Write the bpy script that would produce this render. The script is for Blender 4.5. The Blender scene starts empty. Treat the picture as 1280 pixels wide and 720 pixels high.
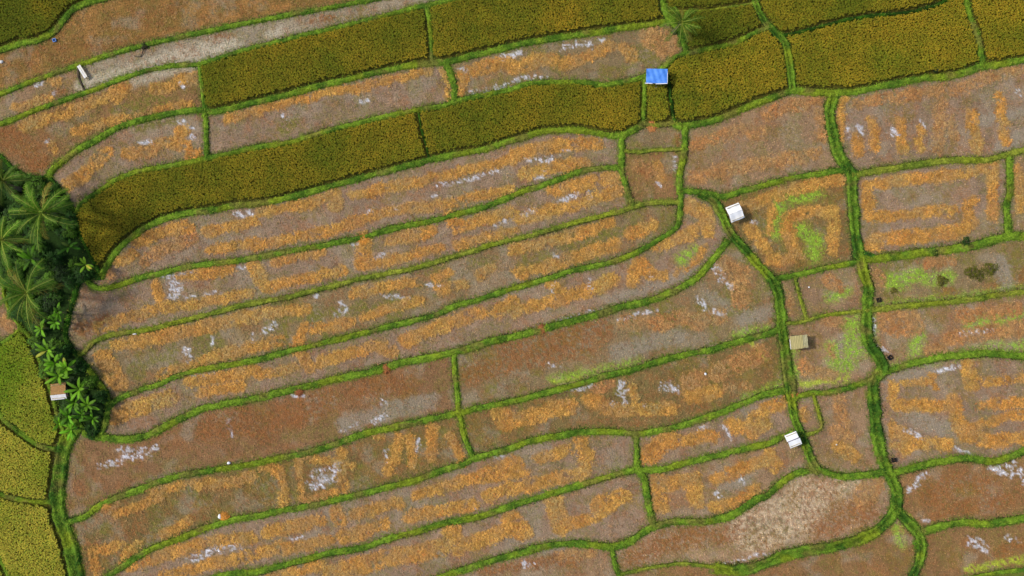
import bpy, math, random
import numpy as np
R = math.radians
rng = np.random.default_rng(7)
random.seed(7)
PX = 0.1                      # metres of ground per photo pixel
FOV = 50.0
CAM_H = 64.0 / math.tan(R(FOV / 2))
SUN_EL, SUN_AZ = 50.0, 170.0  # direction towards the sun, azimuth from +x
scene = bpy.context.scene
col = scene.collection

def W(px, py): return ((px - 640) * PX, (360 - py) * PX)
def at(px, py, z=0.0):        # where a point of height z stands whose top is seen over ground point px,py
    x, y = W(px, py); k = 1 - z / CAM_H
    return x * k, y * k
def lin(r, g, b):
    f = lambda c: (c / 255 / 12.92) if c <= 10 else ((c / 255 + 0.055) / 1.055) ** 2.4
    return np.array([f(r), f(g), f(b)])

# ------------------------------------------------------------------ noise
_lat = rng.random((256, 256))
def vnoise(x, y):
    xi = np.floor(x).astype(int); yi = np.floor(y).astype(int)
    fx = x - xi; fy = y - yi
    fx = fx * fx * (3 - 2 * fx); fy = fy * fy * (3 - 2 * fy)
    a = _lat[xi & 255, yi & 255]; b = _lat[(xi + 1) & 255, yi & 255]
    c = _lat[xi & 255, (yi + 1) & 255]; d = _lat[(xi + 1) & 255, (yi + 1) & 255]
    return (a * (1 - fx) + b * fx) * (1 - fy) + (c * (1 - fx) + d * fx) * fy
def fbm(x, y, o=3, s=0.0):
    v = 0; a = 0.5; t = 0
    for i in range(o):
        v = v + a * vnoise(x + 17.3 * i + s * 31.7, y - 9.1 * i + s * 13.3); t += a
        x = x * 2.03; y = y * 2.03; a *= 0.55
    return v / t
def sstep(e0, e1, x):
    t = np.clip((x - e0) / (e1 - e0), 0, 1); return t * t * (3 - 2 * t)

# ------------------------------------------------------------------ meshes and tags
def mesh_np(name, V, Q, C=None, mat=None, parent=None, smooth=False):
    V = np.ascontiguousarray(V, dtype=np.float32).reshape(-1, 3)
    Q = np.ascontiguousarray(Q, dtype=np.int32); n = Q.shape[1]
    me = bpy.data.meshes.new(name)
    me.vertices.add(len(V)); me.vertices.foreach_set('co', V.ravel())
    me.loops.add(Q.size); me.loops.foreach_set('vertex_index', Q.ravel())
    me.polygons.add(len(Q)); me.polygons.foreach_set('loop_start', np.arange(0, Q.size, n, dtype=np.int32))
    me.polygons.foreach_set('loop_total', np.full(len(Q), n, dtype=np.int32))
    if smooth: me.polygons.foreach_set('use_smooth', np.ones(len(Q), dtype=bool))
    me.update(calc_edges=True)
    if C is not None:
        a = me.color_attributes.new('Col', 'FLOAT_COLOR', 'POINT')
        c4 = np.ones((len(V), 4), np.float32); c4[:, :3] = C
        a.data.foreach_set('color', c4.ravel())
    o = bpy.data.objects.new(name, me); col.objects.link(o)
    if mat: me.materials.append(mat)
    if parent: o.parent = parent
    return o
def tag(o, label=None, cat=None, group=None, kind=None):
    if label: o['label'] = label
    if cat: o['category'] = cat
    if group: o['group'] = group
    if kind: o['kind'] = kind
    return o
def empty(name, loc, rz=0):
    o = bpy.data.objects.new(name, None); col.objects.link(o)
    o.location = loc; o.rotation_euler = (0, 0, rz); o.empty_display_size = 0.3
    return o
class MB:
    """collects vertices and quads/tris into one mesh"""
    def __init__(s): s.v = []; s.f = []
    def box(s, c, d, rz=0, tilt=None):
        n = len(s.v); cr, sr = math.cos(rz), math.sin(rz)
        for z in (-.5, .5):
            for x, y in ((-.5, -.5), (.5, -.5), (.5, .5), (-.5, .5)):
                X, Y, Z = x * d[0], y * d[1], z * d[2]
                if tilt: Z += tilt * Y
                s.v.append((c[0] + X * cr - Y * sr, c[1] + X * sr + Y * cr, c[2] + Z))
        for f in ((0, 3, 2, 1), (4, 5, 6, 7), (0, 1, 5, 4), (1, 2, 6, 5), (2, 3, 7, 6), (3, 0, 4, 7)):
            s.f.append(tuple(n + i for i in f))
    def tube(s, pts, rad, k=8, cap=True):
        n0 = len(s.v); P = [np.array(p, float) for p in pts]
        for i, p in enumerate(P):
            d = P[min(i + 1, len(P) - 1)] - P[max(i - 1, 0)]; d /= np.linalg.norm(d) + 1e-9
            u = np.cross(d, (0.3, 1, 0.1)); u /= np.linalg.norm(u); w = np.cross(d, u)
            r = rad[i] if hasattr(rad, '__len__') else rad
            for j in range(k):
                a = 2 * math.pi * j / k
                s.v.append(tuple(p + r * (math.cos(a) * u + math.sin(a) * w)))
        for i in range(len(P) - 1):
            for j in range(k):
                a = n0 + i * k + j; b = n0 + i * k + (j + 1) % k
                s.f.append((a, b, b + k, a + k))
        if cap:
            s.f.append(tuple(range(n0 + k - 1, n0 - 1, -1))); m = n0 + (len(P) - 1) * k
            s.f.append(tuple(range(m, m + k)))
    def build(s, name, mat, parent=None, bev=0, smooth=False):
        me = bpy.data.meshes.new(name); me.from_pydata(s.v, [], s.f); me.update()
        if smooth:
            for p in me.polygons: p.use_smooth = True
        me.materials.append(mat)
        o = bpy.data.objects.new(name, me); col.objects.link(o)
        if parent: o.parent = parent
        if bev:
            m = o.modifiers.new('bevel', 'BEVEL'); m.width = bev; m.segments = 2
        return o

# ------------------------------------------------------------------ materials
def new_mat(name):
    m = bpy.data.materials.new(name); m.use_nodes = True
    nt = m.node_tree; b = nt.nodes['Principled BSDF']; b.inputs['Roughness'].default_value = 0.85
    b.inputs['Specular IOR Level'].default_value = 0.25
    return m, nt, b
def attr_mat(name, scale=4.0, lo=0.75, hi=1.25, rough=0.9, bump=0.0, bscale=6.0, scale2=None, spec=0.15, transl=0.0):
    m, nt, b = new_mat(name); N = nt.nodes; L = nt.links
    at_ = N.new('ShaderNodeAttribute'); at_.attribute_name = 'Col'
    geo = N.new('ShaderNodeNewGeometry')
    no = N.new('ShaderNodeTexNoise'); no.inputs['Scale'].default_value = scale; no.inputs['Detail'].default_value = 4
    no.inputs['Roughness'].default_value = 0.7
    L.new(geo.outputs['Position'], no.inputs['Vector'])
    mr = N.new('ShaderNodeMapRange'); mr.inputs['From Min'].default_value = 0.3; mr.inputs['From Max'].default_value = 0.7
    mr.inputs['To Min'].default_value = lo; mr.inputs['To Max'].default_value = hi
    L.new(no.outputs['Fac'], mr.inputs['Value'])
    mx = N.new('ShaderNodeVectorMath'); mx.operation = 'SCALE'
    L.new(at_.outputs['Color'], mx.inputs[0]); L.new(mr.outputs['Result'], mx.inputs['Scale'])
    out = mx.outputs[0]
    L.new(out, b.inputs['Base Color']); b.inputs['Roughness'].default_value = rough
    b.inputs['Specular IOR Level'].default_value = spec
    if bump:
        n2 = N.new('ShaderNodeTexNoise'); n2.inputs['Scale'].default_value = bscale; n2.inputs['Detail'].default_value = 5
        L.new(geo.outputs['Position'], n2.inputs['Vector'])
        bp = N.new('ShaderNodeBump'); bp.inputs['Strength'].default_value = 1.0; bp.inputs['Distance'].default_value = bump
        L.new(n2.outputs['Fac'], bp.inputs['Height']); L.new(bp.outputs['Normal'], b.inputs['Normal'])
    if transl:
        tr = N.new('ShaderNodeBsdfTranslucent'); L.new(out, tr.inputs['Color'])
        ms = N.new('ShaderNodeMixShader'); ms.inputs['Fac'].default_value = transl
        L.new(b.outputs['BSDF'], ms.inputs[1]); L.new(tr.outputs['BSDF'], ms.inputs[2])
        L.new(ms.outputs['Shader'], N['Material Output'].inputs['Surface'])
    return m
def plain_mat(name, c1, c2, scale=3.0, rough=0.7, spec=0.3, bump=0.0, stretch=None, metal=0):
    m, nt, b = new_mat(name); N = nt.nodes; L = nt.links
    tc = N.new('ShaderNodeTexCoord'); src = tc.outputs['Object']
    if stretch:
        mp = N.new('ShaderNodeMapping'); mp.inputs['Scale'].default_value = stretch
        L.new(src, mp.inputs['Vector']); src = mp.outputs['Vector']
    no = N.new('ShaderNodeTexNoise'); no.inputs['Scale'].default_value = scale; no.inputs['Detail'].default_value = 6
    L.new(src, no.inputs['Vector'])
    cr = N.new('ShaderNodeValToRGB'); cr.color_ramp.elements[0].position = 0.35; cr.color_ramp.elements[1].position = 0.65
    cr.color_ramp.elements[0].color = (*c1, 1); cr.color_ramp.elements[1].color = (*c2, 1)
    L.new(no.outputs['Fac'], cr.inputs['Fac']); L.new(cr.outputs['Color'], b.inputs['Base Color'])
    b.inputs['Roughness'].default_value = rough; b.inputs['Specular IOR Level'].default_value = spec
    b.inputs['Metallic'].default_value = metal
    if bump:
        bp = N.new('ShaderNodeBump'); bp.inputs['Distance'].default_value = bump
        L.new(no.outputs['Fac'], bp.inputs['Height']); L.new(bp.outputs['Normal'], b.inputs['Normal'])
    return m
M_soil = attr_mat('field_soil', 5.0, 0.72, 1.28, 0.92, 0.05, 9.0, spec=0.2)
M_bund = attr_mat('bund_grass', 2.2, 0.5, 1.4, 0.9, 0.10, 7.0)
M_blade = attr_mat('grass_blade', 1.5, 0.8, 1.2, 0.8, transl=0.25)
M_rice = attr_mat('ripe_rice_blade', 0.8, 0.8, 1.2, 0.8, transl=0.2)
M_straw = attr_mat('straw_blade', 2.0, 0.85, 1.15, 0.75, spec=0.25)
M_leaf = attr_mat('broad_leaf', 3.0, 0.8, 1.2, 0.6, spec=0.2, transl=0.25)
M_bark = plain_mat('palm_bark', (.07, .055, .035), (.15, .12, .08), 6, 0.95, bump=.02, stretch=(1, 1, 6))
M_stem = plain_mat('banana_stem', (.08, .12, .03), (.2, .22, .08), 5, 0.6, stretch=(1, 1, .3))
M_wood = plain_mat('weathered_wood', (.12, .08, .05), (.24, .18, .12), 8, 0.85, stretch=(8, 1, 1))
M_bamboo = plain_mat('bamboo', (.3, .24, .1), (.42, .34, .16), 6, 0.6)
M_white = plain_mat('white_sheet', (.78, .78, .77), (.84, .84, .83), 2.5, 0.5, bump=.004)
M_white2 = plain_mat('dirty_white', (.55, .53, .48), (.78, .77, .74), 6, 0.6, bump=.004)
M_blue = plain_mat('blue_tarpaulin', (.05, .19, .62), (.10, .29, .80), 1.6, 0.5, bump=.006)
M_blue2 = plain_mat('blue_plastic', (.06, .2, .55), (.08, .25, .65), 3, 0.4)
M_olive = plain_mat('olive_sheet', (.34, .29, .11), (.45, .38, .16), 2.0, 0.8, bump=.01, stretch=(6, 1, 1))
M_thatch = plain_mat('thatch', (.22, .12, .045), (.46, .26, .09), 5, 0.95, bump=.03, stretch=(1, 7, 1))
M_zinc = plain_mat('pale_zinc', (.62, .60, .60), (.78, .76, .76), 5, 0.45, stretch=(1, 6, 1))
M_black = plain_mat('black_plastic', (.008, .007, .007), (.015, .013, .013), 5, 0.6)
M_dark = plain_mat('dark_shade_wood', (.03, .025, .02), (.07, .055, .04), 5, 0.9)
M_rail = plain_mat('cream_wood', (.60, .56, .46), (.75, .71, .62), 8, 0.6)

# ------------------------------------------------------------------ traced earth banks  (label, width, tint, points)
BUNDS = [
('curved grass bank round the top-left rice', 9, 'g', [(-30,72),(0,63),(25,55),(50,50),(68,40),(80,25),(92,12),(115,2),(160,-10)]),
('thin grass bank above the grey ploughed strip', 7, 'g', [(-20,125),(8,115),(40,102),(80,88),(120,74),(165,61),(210,50),(260,39),(320,27),(400,12),(460,1),(490,-6)]),
('grass bank below the grey ploughed strip', 7, 'g', [(-10,157),(5,154),(40,140),(90,122),(110,115),(150,100),(185,88),(220,82),(245,81),(258,78),(290,68),(320,59),(387,43),(453,27),(520,10),(553,3),(592,-6)]),
('short bank at the left end of the upper gold rice strip', 6, 'g', [(249,81),(253,110),(256,140)]),
('short bank between the zigzag straw plot and the grey stubble strip', 7, 'g', [(256,140),(258,165),(259,198)]),
('long grass bank under the upper gold rice strips', 9, 'g', [(60,222),(68,210),(93,190),(117,177),(140,163),(167,153),(200,145),(227,140),(250,138),(267,140),(290,135),(320,128),(353,120),(387,111),(420,103),(453,95),(487,87),(520,81),(553,78),(573,74),(603,67),(640,58),(673,51),(707,46),(740,41),(773,36),(800,33),(827,28),(842,24)]),
('short cross bank between two gold rice plots at the top', 7, 'g', [(533,7),(537,30),(539,55),(540,78)]),
('long bank above the curved gold rice strip', 8, 'g', [(95,266),(105,252),(123,240),(133,233),(150,223),(180,213),(217,207),(257,199),(283,193),(320,185),(353,180),(387,171),(420,161),(453,153),(487,145),(520,138),(553,133),(567,128),(587,123),(640,112),(660,105),(690,103),(723,103),(753,106),(780,103),(800,98),(814,92)]),
('short wide bank beside a white-edged straw plot', 9, 'g', [(558,80),(565,97),(568,113),(568,129)]),
('thin dark gap dividing the curved gold rice strip', 3.5, 'd', [(523,140),(527,163),(532,180),(537,200)]),
('long bank under the curved gold rice strip', 9, 'g', [(125,348),(133,333),(147,313),(167,295),(187,282),(207,273),(233,267),(267,262),(293,257),(320,255),(353,249),(387,240),(420,231),(453,222),(487,213),(520,205),(537,200),(570,193),(603,187),(640,176),(673,166),(707,162),(733,164),(753,168),(773,170),(787,166),(800,158),(804,154)]),
('long green bank between the first and second long straw fields', 8, 'g', [(108,348),(116,358),(128,361),(147,357),(173,348),(200,342),(227,335),(253,331),(287,327),(333,320),(367,313),(403,307),(437,300),(460,295),(487,287),(520,280),(547,275),(570,268),(603,260),(640,245),(657,238),(690,228),(723,215),(750,210),(776,210)]),
('long yellow-green bank between the second and third long straw fields', 7, 'y', [(97,446),(106,440),(115,430),(127,423),(150,417),(187,412),(213,405),(247,397),(280,388),(320,379),(353,373),(387,365),(420,357),(453,348),(487,342),(520,335),(553,325),(587,315),(620,305),(640,300),(673,292),(707,282),(740,273),(773,265),(790,259),(813,254),(848,253)]),
('long bank between the third and fourth long straw fields', 8, 'g', [(134,508),(150,498),(177,487),(200,480),(217,472),(247,463),(283,457),(320,450),(353,441),(387,433),(420,425),(453,417),(487,408),(520,400),(547,393),(570,382),(603,373),(640,361),(673,352),(707,341),(740,333),(773,325),(797,315),(820,302),(838,290),(848,280),(850,257),(851,240)]),
('long bank sweeping up to the white tent roof', 10, 'g', [(104,540),(118,545),(133,547),(160,549),(187,543),(217,528),(247,513),(273,507),(320,498),(353,490),(387,482),(417,475),(437,470),(470,463),(503,453),(537,447),(567,440),(587,435),(613,427),(640,421),(673,413),(707,403),(740,395),(773,385),(807,377),(840,365),(867,350),(887,330),(903,310),(910,300)]),
('cross bank with a kink at its lower end in the middle of the fields', 8, 'g', [(567,440),(570,480),(572,500),(573,515),(577,530),(582,550),(592,572)]),
('long bank under the rust brown stubble fields', 9, 'g', [(84,653),(107,645),(123,633),(143,623),(173,612),(200,602),(233,593),(267,588),(300,582),(320,579),(353,572),(387,565),(420,555),(453,543),(487,535),(520,528),(553,521),(573,516),(607,508),(640,502),(667,495),(693,488),(723,480),(757,470),(790,462),(823,452),(857,443),(890,437),(923,427),(960,417),(976,410)]),
('long bank under the olive straw fields', 9, 'g', [(118,735),(133,720),(150,710),(177,693),(200,682),(233,670),(267,657),(290,650),(320,645),(353,638),(387,632),(420,625),(453,617),(487,608),(520,600),(553,588),(580,580),(592,573),(610,568),(640,560),(660,552),(690,546),(723,541),(757,539),(793,542),(823,538),(847,533),(873,525),(907,513),(933,502),(960,492),(988,487)]),
('long bank along the foot of the bottom orange straw field', 9, 'g', [(255,728),(277,720),(300,716),(320,715),(353,707),(387,698),(420,690),(453,685),(487,673),(520,665),(553,655),(587,648),(620,640),(640,632),(673,622),(707,612),(740,602),(773,592),(799,588),(827,587),(853,580),(887,572),(920,563),(960,555),(974,548),(992,540)]),
('stepped cross bank left of the lower straw plots', 9, 'g', [(795,542),(796,563),(798,587),(805,597),(808,613),(812,637),(817,657)]),
('wavy bank above the pale reaped field at the bottom', 10, 'g', [(540,727),(553,720),(580,712),(610,702),(640,694),(660,688),(683,682),(713,679),(740,681),(763,684),(783,679),(800,668),(817,658),(847,652),(880,652),(907,647),(930,635),(947,623),(960,618),(977,603),(993,592),(1013,588),(1027,589),(1047,595),(1070,595),(1097,592),(1112,588)]),
('short bank at the bottom edge beside a red-brown plot', 7, 'g', [(765,686),(768,703),(777,726)]),
('thin bank below the pale reaped field', 5, 'y', [(770,719),(800,712),(827,707),(853,704),(880,707),(896,709)]),
('broad green channel curving along the foot of the pale reaped field', 14, 'm', [(893,710),(905,712),(920,713),(940,710),(960,702),(980,695),(1003,690),(1033,685),(1063,677),(1090,667),(1107,652),(1119,635)]),
('broad green channel running down the right side, upper reach', 14, 'm', [(1042,117),(1037,140),(1040,160),(1045,183),(1053,203),(1064,217),(1065,240),(1067,267),(1069,293),(1074,322)]),
('broad green channel running down the right side, middle reach', 14, 'm', [(1073,318),(1078,337),(1085,360),(1084,383),(1083,407),(1086,430),(1095,443),(1103,457),(1096,470),(1090,480)]),
('broad green channel running down the right side, lower reach', 15, 'm', [(1090,474),(1092,507),(1094,530),(1098,553),(1104,577),(1111,592),(1118,607),(1121,623),(1119,640)]),
('green channel leaving the picture at the bottom right', 13, 'm', [(1119,636),(1132,650),(1145,663),(1151,680),(1149,700),(1137,730)]),
('bank between two gold rice plots in the top right', 9, 'g', [(1205,-12),(1212,20),(1220,40),(1225,60),(1228,84)]),
('long grass bank under the gold rice of the top right', 10, 'g', [(838,152),(850,157),(866,156),(887,152),(907,145),(930,135),(950,127),(965,122),(980,117),(992,114),(1017,115),(1043,116),(1070,115),(1100,108),(1133,102),(1160,97),(1187,95),(1207,90),(1227,83),(1253,80),(1285,74)]),
('curved bank left of the widest gold rice plot', 10, 'm', [(941,-12),(945,5),(950,17),(958,30),(970,43),(980,53),(985,70),(988,90),(990,112)]),
('thin dark bank across the olive rice at the top', 6, 'd', [(974,45),(993,42),(1027,33),(1060,25),(1093,20),(1127,17),(1160,10),(1180,2),(1194,-8)]),
('curved bank from the palm plot to the blue roof', 8, 'g', [(960,34),(940,43),(920,53),(893,60),(870,65),(857,67),(847,70),(837,78),(827,87),(814,92)]),
('short leafy bank under the lone palm', 9, 'g', [(827,-10),(830,13),(837,25),(847,37),(853,50),(858,66)]),
('narrow bank left of the tiny rice plot', 7, 'g', [(812,92),(806,102),(805,127),(804,156)]),
('narrow dark bank right of the tiny rice plot', 5, 'd', [(827,88),(835,99),(839,127),(843,154)]),
('short bank along the foot of the tiny rice plot', 7, 'y', [(804,155),(822,157),(845,154)]),
('winding bank left of the two small square plots', 8, 'g', [(803,157),(790,163),(778,173),(777,190),(777,213),(782,230),(786,245),(791,259)]),
('bank right of the two small square plots', 9, 'g', [(857,158),(856,180),(853,203),(849,220),(850,242)]),
('thin bank between the two small square plots', 5, 'y', [(780,189),(800,190),(820,188),(853,187)]),
('curved bank passing above the white tent roof', 8, 'g', [(850,238),(870,240),(890,243),(905,246),(930,238),(960,230),(993,222),(1027,217),(1060,212)]),
('bank above the field of spiral straw rows', 9, 'y', [(1064,219),(1100,213),(1133,208),(1167,203),(1200,200),(1233,200),(1253,195),(1285,187)]),
('short bank right of the field of spiral straw rows', 10, 'g', [(1260,193),(1262,217),(1262,240),(1258,260),(1260,293)]),
('weedy dark-edged bank under the field of spiral straw rows', 12, 'g', [(1072,323),(1100,323),(1127,320),(1160,315),(1193,310),(1220,307),(1247,298),(1285,294)]),
('bank above the two small pink plots', 8, 'g', [(966,350),(977,347),(1003,342),(1033,335),(1060,330),(1077,324)]),
('thin bank between the two small pink plots', 5, 'y', [(993,345),(998,367),(1003,383),(1008,401)]),
('thin yellow bank under the two small pink plots', 5, 'y', [(977,405),(1003,402),(1027,395),(1047,392),(1083,388)]),
('channel running down from the white tent roof', 11, 'm', [(873,242),(893,253),(903,270),(912,290),(920,300),(933,313),(947,330),(960,343),(970,358)]),
('channel passing the olive roofed shelter', 14, 'm', [(965,348),(972,367),(975,383),(976,403),(978,420),(981,440),(983,460),(987,480),(990,500)]),
('channel passing the split white roof', 11, 'm', [(989,494),(992,520),(1000,540),(1007,557),(1015,577),(1024,591)]),
('bank between the weedy plot and the pink plot on the right', 8, 'y', [(1084,388),(1127,383),(1160,380),(1193,377),(1227,372),(1260,367),(1285,364)]),
('bank above the field of hooked straw rows', 10, 'g', [(1092,472),(1107,465),(1133,457),(1160,450),(1193,445),(1227,442),(1253,443),(1285,447)]),
('bank above the small plots beside the split white roof', 8, 'g', [(989,499),(1013,492),(1037,490),(1060,485),(1092,474)]),
('thin hooked bank round a tiny square plot', 5, 'y', [(1016,491),(1022,513),(1027,530),(1022,539),(1000,545)]),
('bank under the field of hooked straw rows', 10, 'g', [(1112,593),(1147,583),(1177,577),(1207,573),(1240,577),(1260,572),(1285,561)]),
('bank under the rust and white plot on the lower right', 11, 'g', [(1145,668),(1180,657),(1207,653),(1237,655),(1285,646)]),
('bank at the very bottom right corner', 6, 'g', [(1200,726),(1227,719),(1253,715),(1285,711)]),
('broad leafy ditch bank down the left side', 20, 'm', [(101,528),(86,545),(78,565),(75,590),(73,610),(73,635),(82,665),(90,690),(99,735)]),
('curved bank at the left edge round the yellow-green rice', 8, 'g', [(-14,380),(-6,420),(-3,450),(-3,490),(2,520),(17,534),(33,546),(50,557),(70,562)]),
('short bank between the two lower left yellow rice plots', 7, 'g', [(-10,612),(0,617),(20,623),(43,627),(66,628)]),
('short bank in the bottom left corner', 7, 'g', [(-8,688),(0,697),(7,710),(16,730)]),
('short bank below a brown scrap of field at the left edge', 6, 'g', [(-6,436),(0,431),(13,422),(28,410)]),
('low bank between the grove and the yellow-green rice', 6, 'g', [(24,408),(38,422),(47,443),(55,462),(63,485),(70,510),(78,535),(84,548)]),
('dark bank between the grove and the long straw fields', 8, 'd', [(126,347),(110,346),(98,355),(92,375),(85,400),(82,418),(87,431),(98,446),(110,460)]),
('curved bank round the lower end of the grove', 8, 'g', [(110,460),(123,477),(132,490),(136,505),(135,518),(131,533),(126,544)]),
('dark grassy edge where the curved gold rice meets the grove', 6, 'd', [(95,265),(98,285),(108,308),(120,332),(126,347)]),
('grassy edge between the grove and the zigzag straw plot', 5, 'd', [(62,221),(78,240),(95,266)]),
('dark grass strip put in as shadow between the grove and the broad rusty field', 5, 'd', [(-20,182),(0,194),(20,213),(40,221),(62,221)]),  # no bank runs here; dark grass strip stands in for the grove shadow
('narrow muddy furrow across the grey ploughed strip', 3.5, 'n', [(97,84),(100,100),(108,117)]),
('thin grass line across the olive rice right of the palm', 3, 'y', [(832,14),(880,13),(905,10),(946,3)]),
('thin grassy line at the left edge of the grove', 5, 'g', [(-12,330),(2,345),(6,370),(14,392),(27,410)]),
]
def catmull(P, step):
    P = np.array(P, float); P = np.vstack([2 * P[0] - P[1], P, 2 * P[-1] - P[-2]])
    out = []
    for i in range(1, len(P) - 2):
        n = max(2, int(np.linalg.norm(P[i + 1] - P[i]) / step))
        t = np.linspace(0, 1, n, endpoint=False)[:, None]
        a, b, c, d = P[i - 1], P[i], P[i + 1], P[i + 2]
        out.append(0.5 * (2 * b + (c - a) * t + (2 * a - 5 * b + 4 * c - d) * t ** 2 + (-a + 3 * b - 3 * c + d) * t ** 3))
    out.append(P[-2][None]); return np.vstack(out)
EXT = 150
def extend(P):
    P = [tuple(p) for p in P]
    def out(p): return p[0] <= 0 or p[0] >= 1280 or p[1] <= 0 or p[1] >= 720
    def ray(a, b):
        d = np.array(a, float) - b; d /= np.linalg.norm(d); return tuple(np.array(a) + d * EXT)
    if out(P[0]) and not (P[0][0] < 0 and 330 <= P[0][1] <= 400): P.insert(0, ray(P[0], P[1]))
    if out(P[-1]): P.append(ray(P[-1], P[-2]))
    return P
# ------------------------------------------------------------------ fields by flood fill between the banks
CX0, CY0, CS, NX, NY = -160, -160, 2, 800, 520
gx = CX0 + (np.arange(NX) + .5) * CS; gy = CY0 + (np.arange(NY) + .5) * CS
GX, GY = np.meshgrid(gx, gy, indexing='ij')
bmask = np.zeros((NX, NY), bool); bdist = np.full((NX, NY), 99.0)
LINES = []
for lab, w, tint, P in BUNDS:
    E_ = extend(P); S = catmull(P, 2.5)
    if E_[0] != P[0]: S = np.vstack([np.linspace(E_[0], P[0], 60, endpoint=False), S])
    if E_[-1] != P[-1]: S = np.vstack([S, np.linspace(P[-1], E_[-1], 61)[1:]])
    LINES.append(S)
    for x, y in S[::1]:
        r = int(8 + w / 2 / CS); i0 = int((x - CX0) / CS); j0 = int((y - CY0) / CS)
        a, b, c, d = max(0, i0 - r), min(NX, i0 + r + 1), max(0, j0 - r), min(NY, j0 + r + 1)
        if a >= b or c >= d: continue
        D = np.hypot(GX[a:b, c:d] - x, GY[a:b, c:d] - y) - max(w / 2, 2.1)
        bdist[a:b, c:d] = np.minimum(bdist[a:b, c:d], D)
bmask = (bdist < 0) | (GX < -14) | (GX > 1294) | (GY < -14) | (GY > 734)
comp = np.zeros((NX, NY), np.int32)

# types: base colours in sRGB as the dry surface looks, olive amount
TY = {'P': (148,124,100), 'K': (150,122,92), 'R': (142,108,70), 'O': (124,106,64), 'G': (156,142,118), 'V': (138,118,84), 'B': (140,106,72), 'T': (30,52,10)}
# (seed, type, label)     rice: 'rice', gold 0..1, tone
FIELDS = [
((30,20),('rice',.05,.8),'dark green-gold standing rice filling the top left corner'),
((200,30),'A','rusty orange and olive uncut field along the top edge, left part'),
((350,37),'G','pale grey ploughed strip slanting across the upper left'),
((45,125),'K','small brown straw-littered plot left of the grey ploughed strip'),
((400,70),('rice',.45,.85),'long gold-olive standing rice strip right of the short bank'),
((120,145),'R','broad rusty harvested field above the grove'),
((170,190),'P','mauve plot with a zigzag of orange straw above the grove'),
((420,140),'P','grey-mauve stubble strip with orange straw along its upper edge'),
((300,210),('rice',.35,.85),'long curved standing rice strip bending round beside the grove'),
((650,150),('rice',.45,.85),'standing rice strip ending left of the blue roof'),
((680,25),('rice',.5,.85),'golden standing rice plot at the middle of the top edge'),
((700,80),'V','stubble plot with white ashy patches left of the lone palm'),
((880,40),('rice',.2,.75),'olive standing rice plot around the lone palm'),
((885,3),('rice',.25,.75),'small olive rice scrap at the top edge beside the palm'),
((1030,12),('rice',.3,.85),'green-gold rice plot at the top edge above the thin dark bank'),
((1100,70),('rice',.5,.9),'largest golden standing rice plot in the top right'),
((1255,35),('rice',.65,.88),'orange-gold standing rice plot in the top right corner'),
((910,100),('rice',.5,.9),'standing rice plot right of the blue roof'),
((822,130),('rice',.35,1.0),'tiny yellow-green rice plot below the blue roof'),
((815,175),'V','upper of the two small square stubble plots below the blue roof'),
((815,220),'R','lower of the two small square plots, rustier and straw covered'),
((950,180),'K','brown stubble field with two orange bands below the right-hand rice'),
((1160,150),'P','mauve field with upright orange straw streaks'),
((1000,290),'O','plot with a ring of orange straw round bright green weeds'),
((1160,250),'P','field with spiral rows of orange straw'),
((1275,240),'K','narrow straw plot cut off by the right edge'),
((450,235),'P','first long straw field, just under the curved rice strip'),
((450,330),'P','second long straw field, with a white ashy blotch near its left end'),
((450,380),'V','third long straw field, between the yellow bank and the green bank'),
((450,440),'P','fourth long straw field, curving up beside the white tent roof'),
((800,430),'V','stubble field with two big white ashy blotches near the white tent roof'),
((300,540),'B','rust brown reaped field with faint mauve streaks at its left end'),
((300,620),'O','olive field with a bluish white square of ash'),
((750,510),'O','olive field with orange straw right of the kinked cross bank'),
((450,655),'P','long bottom straw field with two orange rows'),
((890,555),'P','mauve plot with orange straw above the lower bank, left of the channel'),
((600,680),'P','lowest long straw field, reaching the bottom edge'),
((880,610),'K','plot with orange straw left of the split white roof'),
((700,705),'K','plain reddish brown plot at the bottom edge'),
((1000,650),'L','pale beige reaped field with rusty ends, at the bottom'),
((1075,700),'R','rusty plot below the broad curving channel and the pale field'),
((1200,345),'V','weedy grey-green plot with dark green clumps'),
((1180,410),'K','pink-brown plot with bright green weedy edges'),
((1190,520),'P','mauve field with hooked rows of orange straw'),
((1200,615),'R','rust brown plot with white ashy corners on the lower right'),
((1230,685),'R','rusty plot with a white ashy patch in the bottom right corner'),
((1035,365),'K','larger of the two small pink plots'),
((983,375),'K','smaller of the two small pink plots, beside the channel'),
((1045,430),'K','pink plot with green weeds right of the olive roofed shelter'),
((1060,545),'K','tan stubble plot right of the hooked thin bank'),
((1005,520),'K','tiny square tan plot inside the hooked thin bank'),
((30,490),('rice',.3,.92,'y'),'yellow-green rice plot left of the thatched hut'),
((25,585),('rice',.75,.92,'y'),'yellow rice plot at the left edge, upper of the two under the curved bank'),
((25,665),('rice',.75,.92,'y'),'yellow rice plot in the bottom left, lower of the two'),
((5,405),'K','brown scrap of field at the left edge below the palms'),
((-2,718),('rice',.5,1.1,'y'),'sliver of rice in the bottom left corner'),
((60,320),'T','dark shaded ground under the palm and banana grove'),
]
def flood(i, j, k):
    if bmask[i, j] or comp[i, j]: return False
    front = np.zeros((NX, NY), bool); front[i, j] = True; comp[i, j] = k
    free = ~bmask & (comp == 0)
    idx = [(i, j)]
    F = free; comp_l = comp
    while idx:
        nx = []
        for a, b in idx:
            for c, d in ((a + 1, b), (a - 1, b), (a, b + 1), (a, b - 1)):
                if 0 <= c < NX and 0 <= d < NY and F[c, d]:
                    F[c, d] = False; comp_l[c, d] = k; nx.append((c, d))
        idx = nx
    return True
SEEDS = []
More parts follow.
